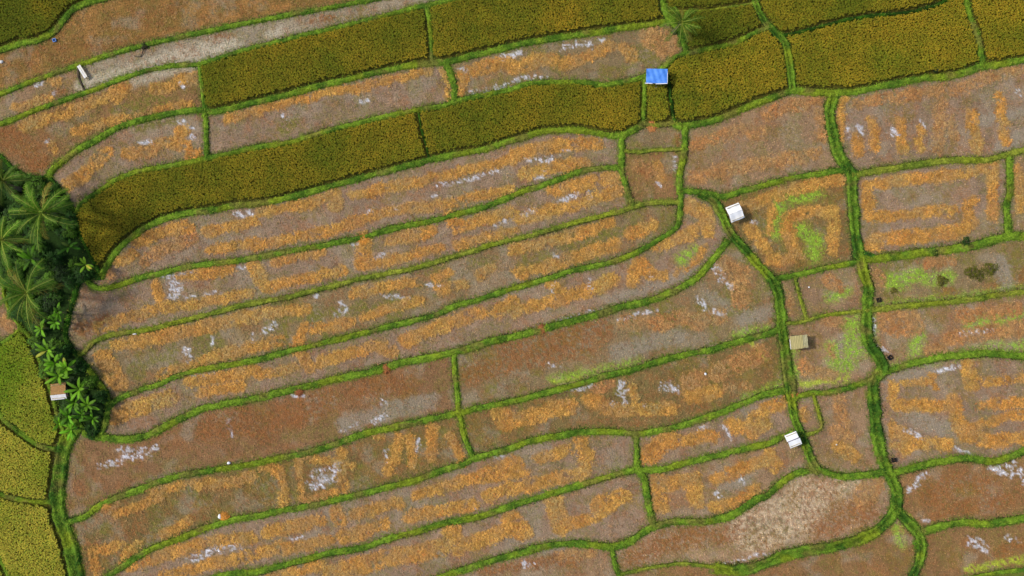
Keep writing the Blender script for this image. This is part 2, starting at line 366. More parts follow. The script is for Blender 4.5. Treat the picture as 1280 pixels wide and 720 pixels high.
for k, (s, t, lab) in enumerate(FIELDS, 1):
    i, j = int((s[0] - CX0) / CS), int((s[1] - CY0) / CS)
    if not flood(i, j, k): print('SEED PROBLEM', k, s, lab, 'bund' if bmask[i, j] else FIELDS[comp[i, j] - 1][2])
    SEEDS.append((s, t, lab))
nf = len(FIELDS)
rest = np.argwhere((comp == 0) & ~bmask)
extra = []
for i, j in rest:
    if comp[i, j] == 0:
        k = len(SEEDS) + 1; flood(i, j, k); sel = comp == k; n = sel.sum()
        vis = (sel & (GX > 0) & (GX < 1280) & (GY > 0) & (GY < 720)).sum()
        if vis > 60: print('UNSEEDED visible', n, vis, GX[sel & (GX > 0) & (GX < 1280) & (GY > 0) & (GY < 720)].mean(), GY[sel & (GX > 0) & (GX < 1280) & (GY > 0) & (GY < 720)].mean())
        SEEDS.append(((gx[i], gy[j]), 'X' if n < 400 else random.choice('PKVR'), None))
inner = comp.copy()
for it in range(110):
    z = comp == 0
    if not z.any(): break
    for ax, sh in ((0, 1), (0, -1), (1, 1), (1, -1)):
        r = np.roll(comp, sh, ax); m = (comp == 0) & (r > 0); comp[m] = r[m]
out_ = (GX < -12) | (GX > 1292) | (GY < -12) | (GY > 732)
inner = np.where(out_ & (bdist >= 0), comp, inner)
def field_at(px, py):
    i = np.clip(((px - CX0) / CS).astype(int), 0, NX - 1); j = np.clip(((py - CY0) / CS).astype(int), 0, NY - 1)
    return inner[i, j]

# ------------------------------------------------------------------ traced straw rows and stains: "kind width x,y x,y ..."
STROKES = """
s 9 65,101 73,103|s 9 20,135 45,128 62,124|r 8 30,130 80,115|p 5 45,106 52,104|p 4 65,118 70,116
s 11 30,158 60,148 100,135 130,123|s 17 145,118 155,110|s 10 95,165 130,155 180,146 235,131|s 12 195,112 220,104 242,95|o 20 200,125 150,140|s 8 65,180 70,188|p 4 57,178 65,175|r 26 10,170 40,190 50,205|p 8 225,105 230,108
s 14 85,230 103,222 120,205 133,193|s 11 160,192 185,190 200,178 222,182|s 11 222,180 225,165 232,162|s 10 235,182 238,196 248,194|p 7 225,152 240,160 240,175|p 5 170,178 190,178|o 10 170,160 220,150
s 9 285,150 310,142 340,132|s 9 378,124 420,112 458,110|s 8 462,105 500,97 538,88|s 6 553,88 560,105 560,124|p 3 557,84 566,105 565,122|s 8 325,137 380,122|o 14 355,163 372,150|p 3 450,128 460,126|p 4 355,145 360,147
s 12 578,92 600,85 635,78|s 9 580,95 576,122|s 13 640,86 665,78 690,74|s 12 705,82 730,72 762,58|s 12 780,60 790,70|S 26 815,44 832,56|p 9 703,57 720,54 736,55|p 6 642,68 655,64|p 6 640,101 655,98 682,98|p 7 587,117 605,116 640,105|p 6 575,88 582,90|p 5 628,72 640,68|p 4 748,52 756,50
S 12 868,182 900,170 925,163|S 14 962,142 990,132 1015,128|S 11 1020,125 1027,150 1027,172|S 13 870,222 900,213 960,202 1020,193|S 14 940,168 950,165
s 8 1050,128 1056,124|S 12 1072,130 1110,122 1150,118 1175,112|S 10 1190,115 1240,95 1290,86|s 9 1070,170 1075,190|s 10 1090,150 1094,185|s 10 1125,150 1128,188|s 8 1150,160 1151,188|S 12 1175,130 1172,187|S 10 1190,150 1195,172|s 12 1215,140 1222,185|s 10 1250,122 1257,176|s 8 1050,132 1050,178|p 6 1061,160 1062,170|p 7 1074,158 1075,168|p 8 1115,160 1118,168|p 5 1272,115 1276,120|p 5 1152,152 1156,158|q 20 1250,185 1280,170|q 14 1220,150 1280,140
s 11 1082,233 1120,226 1160,222 1205,218 1244,207|s 10 1244,210 1240,240 1241,272|s 10 1084,236 1085,270|s 10 1085,271 1130,269 1190,262|s 15 1088,304 1100,299 1130,297 1175,292 1192,290|s 11 1192,290 1215,282 1208,256 1218,250
s 10 1272,212 1275,262
s 13 925,262 950,251 985,240 1050,222|s 12 936,285 948,300 958,312|s 12 963,324 980,326 998,318|s 12 985,272 1010,265 1040,265|s 12 985,272 984,295 992,318|s 12 1041,265 1042,290 1040,312|s 8 965,260 962,290|g 12 975,252 970,290|g 14 1000,285 1018,300 1017,318|g 9 990,250 1020,243|p 5 940,278 944,278
s 13 172,303 200,290 235,285|S 13 180,325 200,315 240,298|s 11 260,290 320,277|s 9 262,312 320,303|S 12 132,345 138,342|s 10 325,265 370,258 405,250|s 16 415,240 420,255|s 10 320,307 370,297 415,288 440,280|s 10 440,278 500,262 540,258 570,252 600,245 640,238|s 10 440,245 520,228 580,213 640,200|s 13 640,196 660,188 700,180 745,180|s 13 655,218 700,207 730,205|s 10 150,328 165,318|p 7 293,268 312,268|p 7 660,202 690,198|p 6 666,222 682,218|p 4 460,267 468,262|p 3 493,262 496,260|p 4 535,245 545,243|p 4 545,232 580,226 622,213|p 3 700,190 712,188
p 11 216,352 222,360 218,370|p 3 203,347 245,337|p 3 288,333 306,334|s 12 125,410 150,400 190,388|s 10 225,345 290,338|s 10 205,387 250,378 310,368|s 10 195,355 200,378 215,384|s 14 318,334 325,352|s 11 345,327 400,315|s 10 332,360 380,348 430,338|s 16 456,298 455,330|s 12 490,300 540,290|s 10 460,332 520,318 550,310|s 12 562,270 570,285|s 12 575,285 640,263|s 10 570,307 640,290|s 12 648,275 690,262|s 14 690,237 730,230 770,222|s 12 700,262 740,250 778,238|p 5 650,270 668,264|p 6 700,252 720,244|p 6 735,238 739,248|p 5 618,282 632,274|p 4 440,306 452,301|p 3 470,321 480,318|r 14 100,412 130,398|p 3 230,372 275,365
s 12 145,432 175,428|s 20 130,450 150,478|s 14 180,424 230,414 280,404 320,394|s 11 200,470 250,455 262,448|s 12 270,445 315,435|s 10 320,392 385,386|s 10 325,432 350,425|s 12 370,432 380,408|s 10 395,412 440,403|s 10 440,368 480,358 520,352|s 9 545,347 562,338|s 9 455,396 480,388 525,375|s 10 548,362 582,356|s 9 600,345 615,335|s 11 640,312 700,300 765,277|s 12 648,342 700,328 750,312 770,305|s 12 790,292 815,283|o 12 740,300 790,285|p 7 232,436 237,443|p 4 238,448 234,452|p 4 265,424 266,436|p 6 330,415 345,405|p 6 425,378 432,388 420,392|p 3 478,370 495,371 512,372|p 4 535,356 552,357|p 3 693,320 699,321|p 3 393,370 400,366|p 3 315,416 318,428|o 12 350,400 520,378
s 17 145,522 170,510 212,497|s 12 240,477 320,463|s 10 250,492 300,482|s 12 372,438 388,462|s 10 325,470 365,460|s 12 400,452 470,432 490,440|s 14 508,425 540,412 600,390|s 14 622,388 640,378|s 12 645,390 700,372|s 12 690,352 705,370|s 14 690,376 740,362 765,350|s 14 800,328 790,352|s 11 795,340 828,345|s 15 860,257 882,266 885,288|s 13 822,308 856,296 875,285|s 8 845,342 865,332 882,310|p 6 737,350 736,366|p 4 690,350 692,376|p 3 695,400 740,390 762,386|p 4 812,340 816,346|g 8 850,325 868,312|q 12 760,375 830,355 870,335|p 4 240,470 265,467
t 34 262,532 300,528 330,535|t 30 345,520 390,512 410,500|t 24 440,490 510,478|p 6 125,582 150,578|p 9 155,570 175,568 195,558|p 5 150,562 180,562|p 6 465,527 482,520|p 4 475,500 480,505|p 4 368,496 380,495|t 6 373,488 373,500|t 9 480,462 484,474|q 20 430,530 540,500|p 3 425,540 447,530|p 3 285,525 290,545
t 46 640,442 680,432 740,412|t 26 590,468 640,452|S 14 780,402 830,404 860,394|S 20 905,330 925,345 925,375|p 9 893,332 902,345 914,360|p 7 873,372 885,388 902,394|q 12 885,370 905,378|p 4 788,394 820,388|q 22 770,440 850,420|q 16 930,400 960,390|t 10 676,408 680,416|p 4 685,455 700,458|p 4 792,395 770,402|S 16 900,395 870,402
s 9 145,642 165,635 200,622|s 8 190,615 230,606|s 10 245,605 300,602 315,594|s 9 205,668 235,650|s 9 115,690 150,682|s 9 118,700 124,716|s 9 155,700 172,680|s 10 325,580 350,588 355,632|s 7 374,580 378,624|s 8 370,572 440,580|s 8 427,562 428,610|s 8 385,627 430,612|s 10 497,545 495,570 486,588|s 8 512,546 516,580|s 10 541,532 540,572|s 9 562,545 578,578|p 9 388,604 420,598|p 9 390,594 421,586|p 6 390,609 405,606|p 5 482,560 482,578|p 7 522,550 522,562|p 4 418,580 424,578|q 12 400,600 410,598|s 6 470,545 480,545|S 16 135,632 142,627
s 20 625,512 634,528|s 16 650,525 690,512 715,508|s 13 735,500 758,510 800,512 840,510|s 9 790,485 795,508|s 14 860,495 895,490|S 18 860,478 900,466 950,442|S 12 745,487 765,480|p 9 778,478 780,502|p 9 828,484 846,487|p 5 803,505 806,508|p 4 763,504 768,508|p 4 700,489 745,482|y 6 930,500 960,486|y 5 690,478 735,470|y 6 940,430 955,450|S 9 905,487 935,482
s 12 165,708 210,692 260,678 315,672|s 12 205,722 260,706 315,694|p 8 240,698 262,690 300,680|s 13 335,665 400,650|s 14 420,640 426,652|s 12 320,692 350,686 412,676|s 13 430,672 480,655|s 13 445,642 500,628|s 12 510,647 560,637 592,630|s 12 520,620 570,605 592,597|s 12 605,592 630,583|s 13 610,620 640,610|s 14 640,575 655,590|s 12 675,572 712,562|s 13 726,548 733,570 730,592|s 13 640,612 690,600 730,592|p 4 365,673 382,672|p 4 594,634 600,633|p 3 620,572 630,569|s 12 580,600 650,590
s 18 810,570 835,545|s 13 840,552 890,545|s 14 915,532 940,540 955,528|s 13 940,525 958,510 978,505|q 8 930,515 955,508|p 4 870,538 885,532|p 5 905,530 912,545
s 13 340,718 400,706|s 18 415,716 470,702 550,685|s 18 565,662 572,684|s 15 590,680 640,660|s 18 640,650 655,665|s 20 692,628 702,658|s 14 710,655 745,645 780,620|q 10 650,690 700,685|s 12 745,630 780,618
s 18 822,600 825,632|s 16 840,605 868,600 870,625|s 12 895,600 935,582 960,575|s 12 890,632 920,628 945,612|p 5 925,596 930,604|p 6 897,617 900,622|s 16 962,570 968,582|q 12 905,610 935,600
t 12 600,712 720,700|p 9 655,705 662,705|S 10 700,695 740,690
t 24 790,700 830,678 880,666|t 20 900,670 920,665|l 58 940,662 990,645 1010,625|l 24 1030,612 1065,602|S 24 1080,620 1090,605|t 30 1030,660 1060,640 1080,640|p 3 900,706 960,692
g 14 1112,352 1150,345|g 10 1160,350 1185,345|S 10 1158,328 1190,325|t 12 1182,365 1195,370|q 22 1250,330 1260,355|t 12 1275,350 1285,340|t 10 1233,368 1240,360|S 12 1095,342 1100,355
S 30 1112,400 1135,405|S 16 1165,440 1200,420 1240,415 1285,408|p 6 1090,400 1092,415|p 6 1200,418 1240,412|g 10 1148,420 1143,440|g 7 1170,448 1220,440 1250,432|g 6 1115,457 1140,452|g 8 1210,405 1285,395|S 14 1200,395 1270,388|g 6 1258,436 1285,428|p 4 1098,432 1110,440
s 10 1117,500 1118,482|s 12 1120,506 1180,506|s 13 1190,500 1195,522 1205,540|s 14 1205,545 1240,552 1290,545|s 10 1210,535 1250,523 1290,515|s 9 1225,506 1290,502|s 16 1125,542 1132,560|s 12 1140,555 1185,555|s 9 1115,530 1118,555|s 8 1165,470 1170,484|s 16 1210,458 1214,478|s 9 1230,478 1285,472|s 7 1130,480 1160,476|p 5 1130,538 1150,546|p 5 1195,560 1215,568|q 20 1150,525 1180,535|p 5 1170,465 1200,458|q 22 1110,470 1160,465
p 12 1240,582 1262,590|p 8 1265,578 1280,600|p 9 1138,612 1150,600 1155,595|t 24 1160,620 1200,600 1230,605|t 20 1170,640 1250,625|p 5 1155,652 1160,652|o 10 1200,613 1215,612
p 10 1212,676 1232,684|y 10 1210,712 1250,704 1280,700|t 12 1250,690 1275,680|p 6 1260,672 1275,675
S 14 1035,350 1050,360|g 8 1040,372 1060,365|S 8 985,365 985,390
S 12 1035,400 1050,400|g 14 1062,405 1066,440|g 14 1040,435 1043,455 1058,458|S 12 1003,455 1012,465 1040,470|q 10 1052,420 1050,435|S 8 1038,435 1040,445|y 8 1000,480 1060,474
S 14 1048,498 1055,530|s 13 1048,558 1070,570|S 12 1045,540 1060,545|o 8 1040,588 1080,590
s 8 1003,515 1008,524
S 14 798,208 812,215|s 12 822,208 826,222|p 5 820,228 826,232|p 3 843,196 844,216|t 6 849,168 850,180
S 12 5,400 18,412
w 30 165,95 230,74 290,60|w 20 105,108 150,95|r 8 225,62 240,60|o 6 130,97 170,85
g 5 1095,383 1200,371 1285,361|g 6 1150,452 1220,440 1285,438|g 6 990,436 993,472|g 7 1072,395 1078,440|g 6 1088,395 1092,440|y 5 1128,640 1150,660|g 6 1120,655 1125,680|g 5 690,475 800,452|g 6 920,420 960,410|g 5 930,498 975,480|t 8 200,78 245,66|t 9 265,50 290,45|o 8 120,96 150,90|t 6 170,85 185,80
t 8 390,24 415,22|w 12 335,42 350,40
"""
MK = {'s': 0, 'S': 1, 'p': 2, 'q': 3, 'g': 4, 't': 5, 'o': 6, 'r': 5, 'l': 7, 'w': 8, 'y': 9}
VX, VY = np.meshgrid(CX0 + np.arange(NX + 1) * CS, CY0 + np.arange(NY + 1) * CS, indexing='ij')
VX = VX.astype(float); VY = VY.astype(float)
masks = np.zeros((10, NX + 1, NY + 1), np.float32); ang = np.zeros((NX + 1, NY + 1), np.float32)
wx = (fbm(VX * .10, VY * .10, 4, 1) - .5) * 15; wy = (fbm(VX * .10, VY * .10, 4, 2) - .5) * 12
hx = (fbm(VX * .2, VY * .2, 3, 5) - .5) * 18; hy = (fbm(VX * .2, VY * .2, 3, 6) - .5) * 18
for line in STROKES.replace('\n', '|').split('|'):
    line = line.split()
    if not line: continue
    kd, w = line[0], float(line[1]); P = [tuple(map(float, q.split(','))) for q in line[2:]]
    x0, x1 = min(p[0] for p in P) - w - 12, max(p[0] for p in P) + w + 12
    y0, y1 = min(p[1] for p in P) - w - 12, max(p[1] for p in P) + w + 12
    a, b = max(0, int((x0 - CX0) / CS)), min(NX, int((x1 - CX0) / CS) + 1); c, d = max(0, int((y0 - CY0) / CS)), min(NY, int((y1 - CY0) / CS) + 1)
    sl = (slice(a, b), slice(c, d))
    k = 0.45 if w < 8 else 0.75
    if kd in 'sS': w *= 1.22
    if kd in 'g': w *= 1.4
    if kd in 'pq': X = VX[sl] + hx[sl] * k; Y = VY[sl] + hy[sl] * k
    else: X = VX[sl] + wx[sl] * k; Y = VY[sl] + wy[sl] * k
    best = np.full(X.shape, 1e9); an = np.zeros(X.shape)
    for p, q in zip(P[:-1], P[1:]):
        dx, dy = q[0] - p[0], q[1] - p[1]; L2 = dx * dx + dy * dy + 1e-6
        t = np.clip(((X - p[0]) * dx + (Y - p[1]) * dy) / L2, 0, 1)
        D = np.hypot(X - p[0] - t * dx, Y - p[1] - t * dy); m = D < best
        best[m] = D[m]; an[m] = math.atan2(-dy, dx)
    soft = {'s': 4, 'S': 6, 'p': 3, 'q': 8, 'g': 16, 't': 24, 'o': 8, 'r': 6, 'l': 16, 'w': 10, 'y': 5}[kd]
    if kd == 't': soft = min(24, w * 1.1)
    v = 1 - sstep(w / 2 - soft * .5, w / 2 + soft * .5, best)
    i = MK[kd]; mm = v > masks[i][sl]
    masks[i][sl] = np.maximum(masks[i][sl], v)
    if kd in 'sS': A = ang[sl]; A[mm] = an[mm]
mS, mS2, mP, mQ, mG, mT, mO, mL, mW, mY = masks
# break the stains up; keep them inside the harvested fields
n1 = fbm(VX * .12, VY * .12, 4, 3); n2 = fbm(VX * .35, VY * .35, 3, 4); n3 = fbm(VX * .03, VY * .03, 3, 7); n4 = fbm(VX * .06, VY * .06, 4, 8)
n5 = np.random.default_rng(3).random(VX.shape)
mS = mS * (.6 + .4 * sstep(.30, .5, n2 * .5 + n1 * .5)) * sstep(.2, .4, n1); mS2 = mS2 * sstep(.28, .5, n2)
vein = 1 - np.abs(fbm(VX * .22, VY * .22, 3, 11) - .5) * 9
mP = mP * np.clip(sstep(.2, .9, vein) * .8 + sstep(.5, .62, n2) * .7, 0, 1)

def mixc(C, c, m): m = np.clip(m, 0, 1)[..., None]; return C * (1 - m) + np.asarray(c) * m
C_straw = lin(200, 150, 72); C_straw2 = lin(186, 138, 82); C_pale = lin(206, 208, 216); C_grey = lin(140, 130, 112)
C_weed = lin(140, 178, 50); C_rust = lin(144, 94, 52); C_olive = lin(112, 108, 44); C_beige = lin(196, 176, 146)
C_wash = lin(184, 174, 152); C_yel = lin(160, 176, 50)
n6 = fbm(VX * .5, VY * .5, 2, 21)
e1 = fbm(VX * .045, VY * .045, 3, 12); e2 = fbm(VX * .05, VY * .05, 3, 9); e3 = fbm(VX * .10, VY * .10, 4, 10); e4 = fbm(VX * .035, VY * .05, 3, 13)
grain = np.clip(.55 + (n6 - .5) * 2.4 + (n5 - .5) * .9, 0, 1)          # fine break-up of every stain
bd = np.pad(bdist, ((0, 1), (0, 1)), mode='edge')
edge_n = fbm(VX * .05, VY * .05, 3, 22)
rusty = np.clip(sstep(.46, .70, n4) * grain * 1.5, 0, 1); olive = np.clip(sstep(.46, .66, e2) * grain * 1.5, 0, 1)
rust_f = np.clip(sstep(.40, .62, e3) * grain * 1.6, 0, 1); mT = np.clip(mT * grain * 1.6, 0, 1); mO = np.clip(mO * grain * 1.5, 0, 1)
def field_colour(ty):
    if ty == 'A': base = lin(134, 104, 54)
    elif ty == 'L': base = lin(164, 134, 104)
    elif ty == 'X': base = lin(100, 105, 40)
    elif isinstance(ty, tuple): base = lin(78, 74, 20)
    else: base = lin(*TY[ty])
    C = np.ones(VX.shape + (3,)) * base
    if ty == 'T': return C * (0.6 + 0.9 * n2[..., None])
    if isinstance(ty, tuple): return C * (0.8 + .4 * n2[..., None])
    C = C * (0.68 + 0.40 * n1[..., None]) * (0.88 + .24 * n3[..., None]) * (.92 + .16 * n5[..., None])
    if ty == 'X': return C
    C = mixc(C, C_rust, .45 * rusty)
    C = mixc(C, lin(146, 134, 112), .5 * sstep(.52, .72, e1))
    C = mixc(C, C_olive, (.4 if ty not in 'OV' else .75) * olive)
    if ty in ('O', 'A'): C = mixc(C, C_rust, .4 * rust_f)
    if ty == 'A': C = mixc(C, lin(166, 120, 66), .6 * np.clip(sstep(.45, .7, e4) * grain * 1.5, 0, 1))
    C = mixc(C, C_olive, .8 * mO); C = mixc(C, lin(144, 94, 50), .7 * mT); C = mixc(C, C_beige, .75 * mL * sstep(.35, .6, n2))
    C = mixc(C, C_wash, .8 * mW * (.5 + n2 * .7)); C = mixc(C, C_grey, .7 * mQ); C = mixc(C, C_weed, .8 * np.clip(mG * grain * 1.3, 0, 1)); C = mixc(C, C_yel, .8 * mY * sstep(.35, .5, n2))
    C = mixc(C, C_straw2 * .85, .75 * mS2 * (.5 + grain * .7)); C = mixc(C, C_straw * .8, .85 * mS * (.6 + grain * .6))
    C = mixc(C, C_pale, .95 * mP)
    wet = np.clip(1 - bd / (2.5 + 7 * np.clip(edge_n - .3, 0, 1)), 0, 1)      # damp, weedy rim along the banks
    C = mixc(C, lin(92, 84, 62), .55 * wet * (.4 + grain * .6)); C = mixc(C, lin(96, 112, 36), .7 * np.clip(1 - bd / 4, 0, 1) * (n6 > .5))
    return C
HZ = (fbm(VX * .04, VY * .04, 3, 20) - .5) * .10 + (n2 - .5) * .05
vid = np.arange((NX + 1) * (NY + 1)).reshape(NX + 1, NY + 1)
field_objs = {}; COLS = {}
for k, (s, ty, lab) in enumerate(SEEDS, 1):
    sel = comp == k; I, J = np.nonzero(sel)
    if not len(I): continue
    Q = np.stack([vid[I, J], vid[I, J + 1], vid[I + 1, J + 1], vid[I + 1, J]], 1)
    u, inv = np.unique(Q, return_inverse=True); Q = inv.reshape(-1, 4)
    CF = field_colour(ty); C = CF.reshape(-1, 3)[u]; COLS[k] = CF.astype(np.float32)
    V = np.stack([(VX.ravel()[u] - 640) * PX, (360 - VY.ravel()[u]) * PX, HZ.ravel()[u]], 1)
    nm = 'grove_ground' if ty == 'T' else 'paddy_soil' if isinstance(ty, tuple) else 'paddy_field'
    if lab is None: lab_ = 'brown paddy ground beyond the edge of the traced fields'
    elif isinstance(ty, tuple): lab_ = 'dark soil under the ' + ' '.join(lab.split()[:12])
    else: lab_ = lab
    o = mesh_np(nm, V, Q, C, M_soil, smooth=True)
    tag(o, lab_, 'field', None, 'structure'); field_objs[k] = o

# ------------------------------------------------------------------ blades
def blades(B, az, ln, wd, lift, droop, C, tipw=0.35):
    """B base points, one bent blade each (two quads in a row)"""
    n = len(B); d = np.stack([np.cos(az), np.sin(az)], 1); s = np.stack([-d[:, 1], d[:, 0]], 1)
    mid = B.copy(); mid[:, :2] += d * (ln * .5)[:, None]; mid[:, 2] += lift
    tip = B.copy(); tip[:, :2] += d * ln[:, None]; tip[:, 2] += lift - droop
    V = np.empty((n, 6, 3)); h = (wd / 2)[:, None]
    for i, (p, f) in enumerate(((B, .6), (mid, 1.0), (tip, tipw))):
        V[:, 2 * i] = p; V[:, 2 * i + 1] = p
        V[:, 2 * i, :2] += s * h * f; V[:, 2 * i + 1, :2] -= s * h * f
    a = np.arange(n)[:, None] * 6
    Q = np.stack([a + [0, 1, 3, 2], a + [2, 3, 5, 4]], 1).reshape(-1, 4)
    return V.reshape(-1, 3), Q, np.repeat(C, 6, 0)
def samp(A, px, py):
    i = np.clip(np.rint((px - CX0) / CS).astype(int), 0, NX); j = np.clip(np.rint((py - CY0) / CS).astype(int), 0, NY)
    return A[i, j]
def lattice(k, pitch, angle, jit):
    """points of a planting lattice (photo px) lying inside field k, within the frame and a margin"""
    I, J = np.nonzero(inner == k)
    if not len(I): return np.zeros((0, 2))
    x0, x1, y0, y1 = max(gx[I.min()], -50), min(gx[I.max()], 1330), max(gy[J.min()], -50), min(gy[J.max()], 770)
    if x1 <= x0 or y1 <= y0: return np.zeros((0, 2))
    cx, cy = (x0 + x1) / 2, (y0 + y1) / 2; r = math.hypot(x1 - x0, y1 - y0) / 2 + pitch
    t = np.arange(-r, r, pitch); U, V_ = np.meshgrid(t, t, indexing='ij'); c, s = math.cos(angle), math.sin(angle)
    X = (cx + U * c - V_ * s).ravel(); Y = (cy + U * s + V_ * c).ravel()
    m = (X > x0) & (X < x1) & (Y > y0) & (Y < y1); X, Y = X[m], Y[m]
    X = X + rng.normal(0, jit, len(X)); Y = Y + rng.normal(0, jit, len(Y))
    m = field_at(X, Y) == k
    return np.stack([X[m], Y[m]], 1)
def to3(P, z): return np.stack([(P[:, 0] - 640) * PX, (360 - P[:, 1]) * PX, np.broadcast_to(z, len(P))], 1)

for k, (s, ty, lab) in enumerate(SEEDS, 1):
    if k > nf: 
        continue
    if isinstance(ty, tuple):
        gold, tone = ty[1], ty[2]; yel = len(ty) > 3; P = lattice(k, 2.0, -.25 + .1 * rng.random(), .45)
        if not len(P): continue
        def bd_(dx, dy): return bdist[np.clip(((P[:, 0] + dx - CX0) / CS).astype(int), 0, NX - 1), np.clip(((P[:, 1] + dy - CY0) / CS).astype(int), 0, NY - 1)]
        P = P[np.minimum(bd_(1, 3), bd_(3, 1)) > -.3 + .6 * rng.normal(0, 1, len(P))]
        n = len(P); nb = 9
        big = fbm(P[:, 0] * .02, P[:, 1] * .02, 3, 14); med = fbm(P[:, 0] * .12, P[:, 1] * .12, 3, 15)
        g = np.clip(gold + (big - .5) * 1.2 + (med - .5) * .45, 0, 1)[:, None]
        c = (lin(116, 136, 30) if yel else lin(108, 112, 26)) * (1 - g) + (lin(172, 158, 58) if yel else lin(160, 132, 34)) * g
        dk = samp_e = np.clip(1 - np.exp(-np.maximum(bdist[np.clip(((P[:, 0] - CX0) / CS).astype(int), 0, NX - 1), np.clip(((P[:, 1] - CY0) / CS).astype(int), 0, NY - 1)], 0) / 3), 0, 1)
        c = c * tone * 1.5
        hgt = .72 + .10 * (med - .5) * 2 + .12 * (big - .5)
        B = np.repeat(to3(P, 0.0), nb, 0); az = rng.random(n * nb) * 6.283
        B[:, 2] = np.repeat(hgt, nb) * rng.uniform(.68, .8, n * nb); B[:, :2] += rng.normal(0, .03, (n * nb, 2))
        ln = rng.uniform(.09, .19, n * nb); lift = rng.uniform(.05, .16, n * nb)
        cc = np.repeat(c, nb, 0) * rng.uniform(.75, 1.3, n * nb)[:, None]
        # mix in green leaf blades and pale grain heads
        q = rng.random(n * nb); cc[q < .22] = cc[q < .22] * np.array([.62, .95, .8]); cc[q > .86] = cc[q > .86] * np.array([1.35, 1.3, 1.3])
        V, Q, C = blades(B, az, ln, rng.uniform(.035, .06, n * nb), lift, rng.uniform(.02, .16, n * nb), cc)
        # upright stalks so that the stand has sides
        st = B[::3].copy(); st[:, 2] = 0; m = len(st)
        V2, Q2, C2 = blades(st, az[::3], np.full(m, .10), np.full(m, .05), np.full(m, .45), np.full(m, 0.0), cc[::3] * .7)
        o = mesh_np('rice_crop', np.vstack([V, V2]), np.vstack([Q, Q2 + len(V)]), np.vstack([C, C2]), M_rice)
        tag(o, lab, 'rice', 'standing rice plots', 'stuff')
    elif ty != 'T':
        # stubble hills in planted rows
        P = lattice(k, 2.9, -.22 + .15 * (rng.random() - .5), .25)
        if len(P):
            e = rng.random(len(P)) < .92; P = P[e]; n = len(P); nb = 3
            base = samp(COLS[k], P[:, 0], P[:, 1])
            c = base * rng.uniform(1.0, 1.75, n)[:, None] * np.array([1.06, 1.02, .9])
            gr = rng.random(n) < .14; c[gr] = c[gr] * .45 + lin(104, 116, 44) * .55
            B = np.repeat(to3(P, 0.02), nb, 0); B[:, 2] += np.repeat(samp(HZ, P[:, 0], P[:, 1]), nb)
            az = rng.random(n * nb) * 6.283
            V, Q, C = blades(B, az, rng.uniform(.06, .14, n * nb), rng.uniform(.04, .075, n * nb), rng.uniform(.05, .14, n * nb), rng.uniform(-.04, .05, n * nb), np.repeat(c, nb, 0) * rng.uniform(.75, 1.25, n * nb)[:, None])
            o = mesh_np('stubble', V, Q, C, M_straw, field_objs[k]); o['kind'] = 'stuff'
        # loose litter and dead leaves trodden into the stubble
        P = lattice(k, 2.3, rng.random(), 1.4)
        if len(P):
            dens = {'A': .75, 'R': .55, 'B': .4, 'O': .65, 'L': .45, 'V': .4}.get(ty, .30)
            pr = dens * sstep(.30, .60, fbm(P[:, 0] * .10, P[:, 1] * .10, 3, 33)) + .8 * samp(mT, P[:, 0], P[:, 1]) + .5 * samp(mL, P[:, 0], P[:, 1]) + .5 * samp(mG, P[:, 0], P[:, 1])
            P = P[rng.random(len(P)) < pr]; n = len(P)
            if n > 10:
                nb = 3; base = samp(COLS[k], P[:, 0], P[:, 1]); q = rng.random(n)[:, None]
                f = fbm(P[:, 0] * .07, P[:, 1] * .07, 3, 34)[:, None]
                tan, rst, olv = lin(182, 142, 90), lin(146, 94, 54), lin(112, 110, 48)
                pick = np.where(q < .50 + (f - .5), tan, np.where(q < .72, rst, olv)); pick = np.where(samp(mT, P[:, 0], P[:, 1])[:, None] * .9 > q, lin(158, 106, 60) * (.8 + .5 * f), pick)
                gg = samp(mG, P[:, 0], P[:, 1])[:, None] > rng.uniform(.15, .9, (n, 1)); pick = np.where(gg & (q < .8), lin(158, 200, 60), pick)
                c = (base * .45 + pick * .55) * rng.uniform(.75, 1.3, n)[:, None]
                B = np.repeat(to3(P, .04), nb, 0); B[:, 2] += np.repeat(samp(HZ, P[:, 0], P[:, 1]), nb); B[:, :2] += rng.normal(0, .06, (n * nb, 2))
                V, Q, C = blades(B, rng.random(n * nb) * 6.283, rng.uniform(.12, .36, n * nb), rng.uniform(.025, .055, n * nb), rng.uniform(.03, .12, n * nb), rng.uniform(.0, .08, n * nb), np.repeat(c, nb, 0) * rng.uniform(.8, 1.2, n * nb)[:, None])
                o = mesh_np('litter', V, Q, C, M_straw, field_objs[k]); o['kind'] = 'stuff'
        # cut straw laid in rows
        P = lattice(k, 1.9, rng.random() * .5, 1.2)
